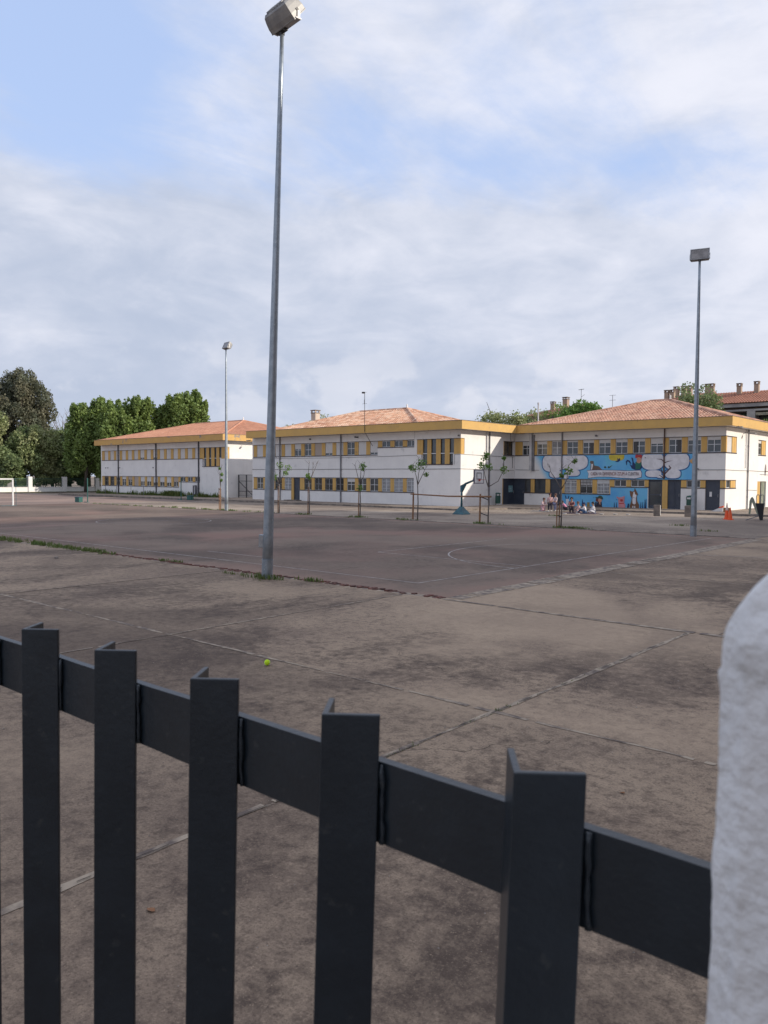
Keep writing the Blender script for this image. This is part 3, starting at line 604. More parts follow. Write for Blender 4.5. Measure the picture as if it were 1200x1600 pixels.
def fascia(parent, x0, y0, x1, y1, z0=6.1, z1=6.75, mat='yellow', over=.5, roofdeck=True):
    """deep painted eaves band on all four sides with a soffit and a flat gutter deck behind it; a ring, mitred at the corners"""
    b = MB(); t = .14
    O = [(x0, y0), (x1, y0), (x1, y1), (x0, y1)]; I = [(x0+t, y0+t), (x1-t, y0+t), (x1-t, y1-t), (x0+t, y1-t)]
    for k in range(4):
        j = (k+1) % 4
        A = [b.pt((*O[k], z0)), b.pt((*O[j], z0)), b.pt((*O[j], z1)), b.pt((*O[k], z1)), b.pt((*I[k], z0)), b.pt((*I[j], z0)), b.pt((*I[j], z1)), b.pt((*I[k], z1))]
        for q in ((0, 1, 2, 3), (5, 4, 7, 6), (3, 2, 6, 7), (1, 0, 4, 5)): b.f.append([A[i] for i in q]); b.m.append(0)
    b.build('fascia', mat, parent)
    b = MB(); b.box((x0+t, y0+t, z0+.03), (x1-t, y1-t, z0+.16)); b.build('soffit', 'wall', parent)
    # thin tile drip edge on top of the band
    b = MB()
    for (a, c) in (((x0-.03, y0-.03), (x1+.03, y0+.10)), ((x1-.10, y0+.10), (x1+.03, y1+.03)), ((x0-.03, y0+.10), (x0+.10, y1+.03))): b.box((*a, z1-.004), (*c, z1+.03))
    b.build('drip_edge', 'kerb', parent)
def tiled_plane(b, A, B, C, D, step=.24, course=.42):
    """barrel tiles on the roof slope with eaves A-B and ridge D-C (may be a point): covers run up the slope, each course stepped over the one below"""
    A, B, C, D = map(Vector, (A, B, C, D)); e = (B-A).normalized(); L = (B-A).length; n = (B-A).cross(D-A).normalized()
    if n.z < 0: n = -n
    up = n.cross(e); up = up if up.z > 0 else -up
    H = (D-A).dot(up); du, cu = (D-A).dot(e), (C-A).dot(e)
    def lim(v):
        f = v/H; return du*f, L+(cu-L)*f
    rows = int(H/course)+1; ncol = int(L/step)+1
    for r in range(rows):
        v0, v1 = r*course, min(H, (r+1)*course+.03); lo, hi = lim(v0); lo2, hi2 = lim(min(v1, H))
        for c in range(ncol):
            u = c*step; m = u+step/2
            if m < min(lo, lo2)+.0 or m > max(hi, hi2): continue
            vv0, vv1 = v0, v1
            # clip the tile to the hip lines
            if du > 0 and m < du: vv1 = min(vv1, m/du*H)
            if cu < L and m > cu: vv1 = min(vv1, (L-m)/(L-cu)*H)
            if vv1-vv0 < .04: continue
            j = random.uniform(-.012, .012); P = []
            for (t, h) in ((-.5, .0), (-.3, .055), (0, .085), (.3, .055), (.5, .0)):
                P.append((A+e*(m+t*step)+up*(vv0+j)+n*(h+.03), A+e*(m+t*step)+up*vv1+n*(h+.0)))
            for k in range(4): b.poly([P[k][0], P[k+1][0], P[k+1][1], P[k][1]])
            b.poly([P[k][0] for k in range(4, -1, -1)])
def hip_roof(parent, x0, y0, x1, y1, ze, rx0, rx1, ry, zr, mat):
    c = [(x0, y0, ze), (x1, y0, ze), (x1, y1, ze), (x0, y1, ze)]; R0 = (rx0, ry, zr); R1 = (rx1, ry, zr)
    base = MB()
    for q in ([c[0], c[1], R1, R0], [c[1], c[2], R1], [c[2], c[3], R0, R1], [c[3], c[0], R0]): base.poly([(p[0], p[1], p[2]-.02) for p in q])
    ro = base.build('roof', mat, parent)
    b = MB(); tiled_plane(b, c[0], c[1], R1, R0); tiled_plane(b, c[1], c[2], R1, R1); o = b.build('roof_tile', mat, ro); o['kind'] = 'stuff'
    b = MB()
    for p, q in ((R0, R1), (c[1], R1), (c[0], R0), (c[2], R1)):
        p, q = Vector(p), Vector(q); L = (q-p).length; n = max(1, int(L/.42)); d = (q-p)/n
        for k in range(n): a = p+d*k; e = p+d*(k+1.06); b.tube([a+Vector((0, 0, .05)), e+Vector((0, 0, .075))], [.125, .10], 8)
    o = b.build('ridge_tile', mat, ro); o['kind'] = 'stuff'
    b = MB(); b.tube([(rx1, ry, zr+.05), (rx1, ry, zr+.3)], [.12, .05], 8); b.tube([(rx1, ry, zr+.3), (rx1, ry, zr+.46)], [.09, .05], 8); b.build('finial', 'wall', ro)
    return ro
def chimney(parent, x, y, z0, z1, w=.8, mat='tan', name='chimney', cap='kerb'):
    b = MB(); b.box((x-w/2, y-w/2, z0), (x+w/2, y+w/2, z1-.28))
    for sx in (-1, 1):
        for sy in (-1, 1): b.box((x+sx*w*.42-.06, y+sy*w*.42-.06, z1-.28), (x+sx*w*.42+.06, y+sy*w*.42+.06, z1-.08))
    c = b.build(name, mat, parent)
    b = MB(); b.box((x-w*.6, y-w*.6, z1-.08), (x+w*.6, y+w*.6, z1)); b.box((x-w*.56, y-w*.56, z1-.36), (x+w*.56, y+w*.56, z1-.28)); b.build('chimney_cap', cap, c); return c
ZU0, ZU1, ZL0, ZL1, ZH = 4.22, 5.46, 1.08, 2.31, 1.67
def body(parent, x0, y0, x1, y1, z0=.0, z1=6.12):
    """the far walls and the dark core behind the facades"""
    b = MB(); b.box((x0+.2, y0+.2, z0), (x1-.2, y1, z1)); return b.build('core', 'wall', parent)
def stair_window(F, t, u0, darks, corner, low0, low1, zmid, zbot):
    """tall stepped window of dark slots between ochre fins wrapping the corner"""
    edges = [u0]+[v for d in darks for v in d]+[corner]
    for k in range(0, len(edges)-1, 2):
        a, c = edges[k], edges[k+1]; pier(F, t, a, c, ZU0 if (a < low0-.05 or c > low1+.05) and k in (0, len(edges)-2) else zbot, ZU1)
    for (a, c) in darks:
        lowok = a >= low0-.05 and c <= low1+.05
        for (p, q) in ((ZU0+.10, ZU1), (zbot, ZU0+.04)):
            if p == zbot and not lowok: continue
            window(F, t, a, c, p, q, 'dark', split=False)
        b = F.mb(); b.box((a, -.10, ZU0+.04), (c, -.05, ZU0+.10)); b.build('transom', 'frame', t)
def build_A():
    t = thing('school_building', 'long white school wing with orange red roof, standing nearest the trees', 'building', (-79, 51, 0), 0, 'white two storey school wings')
    inv = t.matrix_world
    X0, X1, Y0, Y1 = -91.8, -66.45, 51.0, 67.0
    par = t
    F = Facade((0, Y0, 0), (1, 0, 0), (0, -1, 0)); S = Facade((X1, 0, 0), (0, 1, 0), (1, 0, 0))
    g = [-91.03+1.364*k for k in range(15)]
    op = [(X0+.2, -70.96, ZU0, ZU1), (-70.96, X1, ZU0, ZU1), (-70.5, -67.4, 3.36, ZU0), (X0+.2, -74.9, ZL0, ZL1), (-74.9, -70.95, ZH, ZL1)]
    wall_mesh(F, X0, X1, -.1, 6.1, op, par)
    wall_mesh(S, Y0, Y1, -.1, 6.1, [(Y0, Y0+.5, ZU0, ZU1)], par)
    body(par, X0, Y0, X1, Y1)
    b = MB(); b.poly([(X0, Y0, -.1), (X0, Y0, 6.1), (X0, Y1, 6.1), (X0, Y1, -.1)]); b.build('end_wall', 'wall', par)
    prev = X0+.2
    part = {6: .92, 9: 1, 4: .97, 5: .8}
    for k, a in enumerate(g):
        c = a+.88; pier(F, par, prev, a, ZU0+.07, ZU1-.035); prev = c
        window(F, par, a, c, ZU0+.07, ZU1-.035, 'glass', sh={2: 1, 3: .96, 5: .93, 6: .8, 8: .82}.get(k, 1))
    pier(F, par, prev, -70.96, ZU0+.07, ZU1-.035)
    prev = X0+.2
    for k, a in enumerate(g):
        c = a+.95; lo = ZL0+.07 if k < 12 else ZH+.07
        if k == 12: pier(F, par, prev, -74.9, ZL0+.07, ZL1-.035); pier(F, par, -74.9, a, lo, ZL1-.035, 'yellow')
        else: pier(F, par, prev, a, lo, ZL1-.035)
        prev = c
        if k == 5: window(F, par, a, c, lo, ZL1-.035, 'tan', 1)
        else: window(F, par, a, c, lo, ZL1-.035, 'tan' if k in (4, 11, 0) else 'glass', sh={0: .15, 2: .1, 3: .3, 4: .35, 6: .5, 7: .5, 8: .6, 9: .55, 10: .6, 11: .5}.get(k, 0), grille=k in (1, 0))
    pier(F, par, prev, -70.95, ZH+.07, ZL1-.035)
    sill(F, par, X0+.2, -70.5, ZU0); sill(F, par, X0+.2, -74.9, ZL0); sill(F, par, -74.9, -70.95, ZH); lintel(F, par, X0+.2, X1, ZU1); lintel(F, par, X0+.2, -70.95, ZL1)
    stair_window(F, par, -70.96, [(-70.28, -69.85), (-69.38, -68.96), (-68.44, -68.06), (-67.61, -67.19)], X1, -70.5, -67.4, ZU0, 3.43); sill(F, par, -70.5, -67.4, 3.36)
    b = S.mb(); b.box((Y0, -.165, ZU0+.002), (Y0+.5, -.03, ZU1-.04)); b.build('pier', 'yellow', par)
    for u in (-87.63, -79.38, -71.12): downpipe(F, par, u, .1, 6.1, 'pipe_black', .07)
    fascia(par, X0+.15, Y0-1, X1+.85, Y1+1, mat='yellow_worn')
    hip_roof(par, X0+.3, Y0-.8, X1+.75, Y1+.9, 6.62, -82.4, -72.98, 58.6, 8.85, 'roofA')
    b = F.mb(); 
    for u in (-90.6, -90.1, -87.3, -80.0): b.tube([(u, 0, 3.35), (u, .12, 3.30)], .05, 6)
    b.build('wall_spout', 'pipe', par)
    # inverted bracket lamp on the corner
    wall_lamp(Facade((X1+.85, 0, 0), (0, 1, 0), (1, 0, 0)), par, 53.6, 6.0)
    for o in t.children: o.matrix_parent_inverse = Matrix.Translation(-Vector(t.location))
    return t
def wall_lamp(F, par, u, z, L=.45):
    b = F.mb(); b.tube([(u, 0, z), (u, .2, z+.1), (u, L, z+.05)], .02, 6); b.box((u-.1, L-.05, z-.03), (u+.1, L+.35, z+.06)); b.build('wall_lamp', 'lampgrey', par)
def build_B():
    t = thing('school_building', 'white school wing with mottled roof, chimney and rooftop antenna in the middle of the row', 'building', (-48, 49.8, 0), 0, 'white two storey school wings'); par = t
    X0, X1, Y0, Y1 = -60.6, -35.4, 49.8, 66.0
    F = Facade((0, Y0, 0), (1, 0, 0), (0, -1, 0)); S = Facade((X1, 0, 0), (0, 1, 0), (1, 0, 0)); W = Facade((X0, 0, 0), (0, 1, 0), (-1, 0, 0))
    g = [-59.98+1.3655*k for k in range(15)]; zs = 4.83
    op = [(X0+.15, -44.05, ZU0, ZU1), (-44.05, -40.05, zs, ZU1), (-39.77, X1, ZU0, ZU1), (-39.31, -36.14, 3.36, ZU0), (X0+.15, -40.08, ZL0, ZL1), (-54.95, -53.75, .12, ZL0)]
    wall_mesh(F, X0, X1, -.1, 6.1, op, par); body(par, X0, Y0, X1, Y1)
    wall_mesh(S, Y0, 57.72, -.1, 6.1, [(Y0, Y0+.5, ZU0, ZU1), (55.94, 57.66, ZU0, ZU1), (55.84, 57.72, .12, ZL1)], par)
    b = MB(); b.poly([(X0, Y0, -.1), (X0, Y0, 6.1), (X0, Y1, 6.1), (X0, Y1, -.1)]); b.build('end_wall', 'wall', par)
    prev = X0+.15
    kinds = {0: ('glass', 1), 1: ('glass', .9), 2: ('glass', 1), 3: ('glass', 1), 4: ('glass', .42), 5: ('glass', 0), 6: ('tan', 1), 7: ('glass', .82), 8: ('glass', 1), 9: ('glass', 0), 10: ('glass', 1), 11: ('glass', .84), 12: ('glass', 0), 13: ('glass', 0), 14: ('glass', 0)}
    for k, a in enumerate(g):
        c = a+.93; lo = ZU0+.07 if k < 12 else zs+.07
        if k == 12: pier(F, par, prev, -44.05, ZU0+.07, ZU1-.035); pier(F, par, -44.05, a, lo, ZU1-.035)
        else: pier(F, par, prev, a, lo, ZU1-.035)
        prev = c; kd, sh = kinds[k]; window(F, par, a, c, lo, ZU1-.035, kd, sh)
    pier(F, par, prev, -40.05, zs+.07, ZU1-.035)
    prev = X0+.15
    for k, a in enumerate(g):
        c = a+.97
        if k == 4:
            pier(F, par, prev, -54.95, ZL0+.07, ZL1-.035, 'yellow'); pier(F, par, -54.95, -54.62, .12, ZL1-.035); door(F, par, -54.62, -53.75, .12, ZL1-.035); prev = -53.75; continue
        pier(F, par, prev, a, ZL0+.07, ZL1-.035); prev = c
        window(F, par, a, c, ZL0+.07, ZL1-.035, 'curtain' if k >= 12 or k == 3 else 'glass', sh={9: .3, 7: .1, 5: .12}.get(k, 0), grille=k not in (0, 9, 10, 11))
    pier(F, par, prev, -40.08, ZL0+.07, ZL1-.035)
    sill(F, par, X0+.15, -44.05, ZU0); sill(F, par, -44.05, -40.05, zs); sill(F, par, X0+.15, -54.95, ZL0); sill(F, par, -53.75, -40.08, ZL0); lintel(F, par, X0+.15, -40.05, ZU1); lintel(F, par, -39.77, X1, ZU1); lintel(F, par, X0+.15, -40.08, ZL1)
    stair_window(F, par, -39.77, [(-39.18, -38.73), (-38.33, -37.84), (-37.39, -36.97), (-36.51, -36.08)], X1, -39.31, -36.0, ZU0, 3.43); sill(F, par, -39.31, -36.14, 3.36)
    b = S.mb(); b.box((Y0, -.165, ZU0+.002), (Y0+.5, -.03, ZU1-.04)); b.build('pier', 'yellow', par)
    # side wall openings next to the inner corner
    pier(S, par, 55.94, 56.08, ZU0+.05, ZU1-.03); window(S, par, 56.08, 56.8, ZU0+.07, ZU1-.035, 'dark'); window(S, par, 56.85, 57.5, ZU0+.07, ZU1-.035, 'dark'); sill(S, par, 55.94, 57.66, ZU0); lintel(S, par, 55.94, 57.66, ZU1)
    pier(S, par, 55.84, 56.0, .12, ZL1); door(S, par, 56.0, 57.86, .12, ZL1-.03, leaves=2); lintel(S, par, 55.84, 57.66, ZL1)
    b = S.mb(); b.box((56.95, -.098, 1.15), (57.62, -.09, 1.72)); b.build('notice', notice_mat(), par)
    for u in (-56.46, -48.36): downpipe(F, par, u, .1, 6.1, 'pipe', .06)
    downpipe(S, par, 53.75, .1, 6.1, 'pipe', .055); downpipe(S, par, 53.35, 3.0, 6.1, 'pipe_white', .05)
    b = F.mb(); b.box((-40.02, -.004, 5.46), (-40.0, .003, 6.1)); b.build('joint_strip', 'pipe', par)
    for (pts) in ([(X0, 3.06), (X1, 3.06)], [(X0, 4.13), (-52, 4.08), (-46, 4.10), (-39.8, 4.18), (-39.6, 4.0), (-39.6, 3.1)], [(-36.0, 3.4), (-36.0, 4.2), (-35.45, 4.18)]): cable(F, par, pts, .012 if pts[0][1] > 3.1 else .017)
    for (pts) in ([(Y0, 3.06), (57.6, 3.02)], [(Y0, 4.2), (57.6, 4.15)], [(57.0, 6.1), (57.0, 5.5)]): cable(S, par, pts, .014)
    for u, z0, z1 in ((56.0, 2.6, 4.1), (57.35, 3.2, 4.15)): cable(S, par, [(u, z1), (u, z0)], .02)
    for u, z in ((-52.3, 5.82), (-46.6, 5.85), (-46.35, 5.83), (-35.55, 5.65), (-36.3, 3.55)):
        b = F.mb(); b.box((u-.06, 0, z-.06), (u+.06, .14, z+.05)); b.tube([(u, .1, z), (u+.05, .22, z+.02)], .03, 6); b.build('wall_fitting', 'darkframe', par)
    st = MB(); st.box((-55.2, 49.1, .1), (-53.5, 49.8, .2)); st.build('step', 'kerb', par)
    fascia(par, X0+.25, Y0-1, X1+.8, Y1+1)
    b = MB(); b.box((X0+.3, Y0-.86, 6.2), (X1+.66, Y1, 6.5)); b.build('flat_deck', 'kerb', par)
    hip_roof(par, X0+.4, Y0-.8, -38.7, 65.2, 6.32, -52.7, -46.75, 57, 8.78, 'roofB')
    chimney(par, -60.15, 58.0, 6.5, 9.45, .66, 'aptcream')
    # antenna mast strapped to the facade
    b = F.mb(); b.tube([(-44.6, .05, 5.05), (-44.6, 1.05, 6.2), (-44.6, 1.06, 9.55)], .022, 6)
    m = b.build('antenna_mast', 'cable', par); b = F.mb()
    for z, w in ((9.5, .45), (8.55, .5), (7.9, .3)): b.tube([(-44.6-w/2, 1.06, z), (-44.6+w/2, 1.06, z)], .013, 4)
    b.tube([(-44.85, .85, 9.5), (-44.5, 1.3, 9.5)], .013, 4); b.box((-44.85, .95, 9.42), (-44.65, 1.15, 9.55)); b.tube([(-44.65, 1.06, 8.55), (-44.65, 1.06, 8.9)], .012, 4); b.build('antenna', 'cable', m)
    wall_lamp(Facade((0, 50, 0), (1, 0, 0), (0, -1, 0)), par, -60.9, 5.9, .3)
    for o in t.children: o.matrix_parent_inverse = Matrix.Translation(-Vector(t.location))
    return t
def notice_mat():
    m = M_('notice_paper', (.45, .52, .54), .6); nt = m.node_tree; g = nt.nodes.new('ShaderNodeNewGeometry'); v = nt.nodes.new('ShaderNodeTexVoronoi'); v.inputs['Scale'].default_value = 9; nt.links.new(g.outputs['Position'], v.inputs[0])
    mx = nt.nodes.new('ShaderNodeMix'); mx.data_type = 'RGBA'; mx.inputs[6].default_value = (.5, .56, .56, 1); mx.inputs[7].default_value = (.16, .30, .33, 1); r = nt.nodes.new('ShaderNodeMapRange'); r.inputs[1].default_value = .2; r.inputs[2].default_value = .4
    nt.links.new(v.outputs[0], r.inputs[0]); nt.links.new(r.outputs[0], mx.inputs[0]); nt.links.new(mx.outputs[2], nt.nodes['Principled BSDF'].inputs['Base Color']); return m
def build_C():
    t = thing('school_building', 'white school block with blue farm animal mural and tiled pink roof', 'building', (-26, 57.7, 0), 0, 'white two storey school wings'); par = t
    X0, X1, Y0, Y1 = -35.38, -18.05, 57.7, 71.0
    F = Facade((0, Y0, 0), (1, 0, 0), (0, -1, 0)); S = Facade((X1, 0, 0), (0, 1, 0), (1, 0, 0))
    g = [-34.66+1.3885*k for k in range(12)]; B0 = .12
    op = [(X0+.02, X1, ZU0, ZU1), (X0, -34.4, B0, ZL1), (-34.4, -31.99, ZL0, ZL1), (-31.99, -30.95, B0, ZL1), (-30.95, -26.67, ZL0, ZL1), (-26.67, -23.64, ZH, ZL1), (-23.64, -21.18, B0, ZL1), (-21.18, -19.43, ZH, ZL1), (-19.43, -18.4, B0, ZL1), (-18.4, X1, ZH, ZL1)]
    wall_mesh(F, X0, X1, -.1, 6.1, op, par)
    wall_mesh(S, Y0, Y1, -.1, 6.1, [(Y0, 60.1, ZU0, ZU1), (Y0, 60.1, ZH, ZL1), (65.45, 67.55, ZU0, ZU1), (65.45, 67.85, B0, 2.2)], par)
    body(par, X0-.3, Y0, X1, Y1)
    prev = X0+.02
    sh = [.3, .22, .0, .12, .2, .25, .22, .2, .38, .15, .22, .22]
    for k, a in enumerate(g):
        c = a+.98 if k else a+.85
        pier(F, par, prev, a, ZU0+.07, ZU1-.035); prev = c
        w = window(F, par, a, c, ZU0+.07, ZU1-.035, 'curtain' if k == 2 else 'glass', sh[k])
        if k in (4, 7, 9):      # one sash slid open: a dark gap
            b = F.mb(); u = c-.36 if k != 7 else a+.05; b.box((u, -.095, ZU0+.13), (u+.3, -.088, ZU1-.035-(1.1*sh[k]))); b.build('open_sash', 'darkframe', w)
    pier(F, par, prev, X1, ZU0+.07, ZU1-.035)
    sill(F, par, X0+.02, X1, ZU0, h=.08); lintel(F, par, X0+.02, X1, ZU1)
    z0 = ZL0+.07; z1 = ZL1-.035
    door(F, par, X0-.15, -34.4, B0, z1); window(F, par, -34.4, -33.8, z0, z1, 'dark'); pier(F, par, -33.8, -33.45, z0, z1); window(F, par, -33.45, -32.4, z0, z1, 'dark'); pier(F, par, -32.4, -31.99, z0, z1)
    door(F, par, -31.99, -30.97, B0, z1); pier(F, par, -30.95, -30.66, z0, z1)
    window(F, par, -30.66, -29.58, z0, z1, 'curtain', .1, True); pier(F, par, -29.58, -29.27, z0, z1); window(F, par, -29.27, -28.2, z0, z1, 'glass', .42, True); pier(F, par, -28.2, -27.83, z0, z1); window(F, par, -27.83, -26.76, z0, z1, 'curtain', .3, True); pier(F, par, -26.76, -26.67, z0, z1)
    zh = ZH+.07
    pier(F, par, -26.67, -26.38, zh, z1); window(F, par, -26.38, -25.4, zh, z1, 'glass'); pier(F, par, -25.4, -25.03, zh, z1); window(F, par, -25.03, -23.95, zh, z1, 'glass'); pier(F, par, -23.95, -23.64, zh, z1)
    door(F, par, -23.64, -22.58, B0, z1, glazed=True); pier(F, par, -22.58, -22.18, B0, z1); door(F, par, -22.18, -21.18, B0, z1, leaves=2)
    pier(F, par, -21.18, -20.8, zh, z1); window(F, par, -20.8, -19.8, zh, z1, 'glass'); pier(F, par, -19.8, -19.43, zh, z1); door(F, par, -19.43, -18.4, B0, z1); pier(F, par, -18.4, X1, zh, z1)
    for a, c, z in ((-34.4, -31.99, ZL0), (-30.95, -26.67, ZL0), (-26.67, -23.64, ZH), (-21.18, -19.43, ZH), (-18.4, X1, ZH)): sill(F, par, a, c, z)
    lintel(F, par, X0+.02, X1, ZL1)
    b = F.mb(); b.box((-19.15, -.098, 1.1), (-18.98, -.09, 1.45)); b.build('door_paper', 'white', par)
    # side wall
    pier(S, par, Y0, Y0+.3, ZU0+.07, ZU1-.035); window(S, par, Y0+.3, 59.15, ZU0+.07, ZU1-.035, 'glass', 1); pier(S, par, 59.15, 60.1, ZU0+.07, ZU1-.035); sill(S, par, Y0, 60.1, ZU0); lintel(S, par, Y0, 60.1, ZU1)
    window(S, par, Y0+.05, 59.0, zh, z1, 'glass'); pier(S, par, 59.0, 60.1, zh, z1); sill(S, par, Y0, 60.1, ZH); lintel(S, par, Y0, 60.1, ZL1)
    window(S, par, 65.45, 66.5, ZU0+.07, ZU1-.035, 'glass', .2); pier(S, par, 66.5, 67.55, ZU0+.07, ZU1-.035); sill(S, par, 65.45, 67.55, ZU0); lintel(S, par, 65.45, 67.55, ZU1)
    pier(S, par, 65.45, 66.3, B0, 2.2); door(S, par, 66.3, 66.9, B0, 2.2); b = S.mb(); b.box((66.9, -.165, B0), (67.85, -.1, 2.2)); b.build('door_leaf', 'board', par)
    downpipe(S, par, 62.7, .1, 6.1, 'pipe', .05); downpipe(S, par, 62.1, 3.2, 6.1, 'pipe_white', .03)
    downpipe(F, par, -22.45, 2.35, 6.1, M_('painted_pipe_brown', (.10, .055, .045), .6), .05); downpipe(F, par, -30.89, 2.35, 6.1, 'pipe', .05)
    b = F.mb(); b.box((-33.86, 0, 3.0), (-33.64, .2, 6.1)); b.build('boxed_duct', 'pipe_white', par)
    b = F.mb(); b.box((-33.60, 0, 2.95), (-33.46, .12, 5.95)); b.build('duct_shadow', 'pipe', par)  # grey strip standing in for the dark shadow beside the boxed duct
    for pts in ([(X0+.1, 3.06), (-33.0, 3.02)], [(-20.2, 3.03), (X1, 3.03)]): cable(F, par, pts, .016)
    for pts in ([(Y0, 3.03), (70, 3.0)], [(66, 2.75), (70, 2.7)], [(62.8, 1.55), (65.3, 1.5)]): cable(S, par, pts, .016)
    for u, z in ((-27.9, 5.75), (-20.0, 3.1)): b = F.mb(); b.box((u-.07, 0, z-.08), (u+.07, .18, z+.05)); b.build('wall_fitting', 'pipe', par)
    wall_lamp(S, par, 61.6, 5.75, .5); wall_lamp(Facade((-17.3, 0, 0), (0, 1, 0), (1, 0, 0)), par, 57.3, 5.98, .1)
    # satellite dish
    b = MB(); c = Vector((X1+.55, 67.9, 3.35)); n = Vector((.75, -.6, .3)).normalized(); a = n.orthogonal().normalized(); e = n.cross(a); prev = None
    for r, dd in ((.05, .0), (.2, .02), (.34, .06), (.44, .11)):
        ring = [b.pt(c+n*dd+(a*math.cos(q)+e*math.sin(q))*r) for q in np.linspace(0, 2*math.pi, 21)[:-1]]
        if prev:
            for k in range(20): b.f.append([prev[k], prev[(k+1) % 20], ring[(k+1) % 20], ring[k]]); b.m.append(0)
        else: b.f.append(ring); b.m.append(0)
        prev = ring
    b.tube([(X1, 67.6, 3.0), (X1+.45, 67.7, 3.0), tuple(c)], .03, 6); b.build('satellite_dish', M_('tan_dish', (.60, .38, .22), .5), par)
    fascia(par, -34.7, Y0-1, X1+.7, Y1+1)
    b = MB(); b.box((-34.5, Y0-.86, 6.2), (X1+.5, Y1, 6.5)); b.build('flat_deck', 'kerb', par)
    hip_roof(par, -34.6, Y0-.85, X1+.6, 71.6, 6.62, -26.4, -24.75, 64.6, 8.85, 'roofC')
    build_mural(par, F)
    for o in t.children: o.matrix_parent_inverse = Matrix.Translation(-Vector(t.location))
    return t
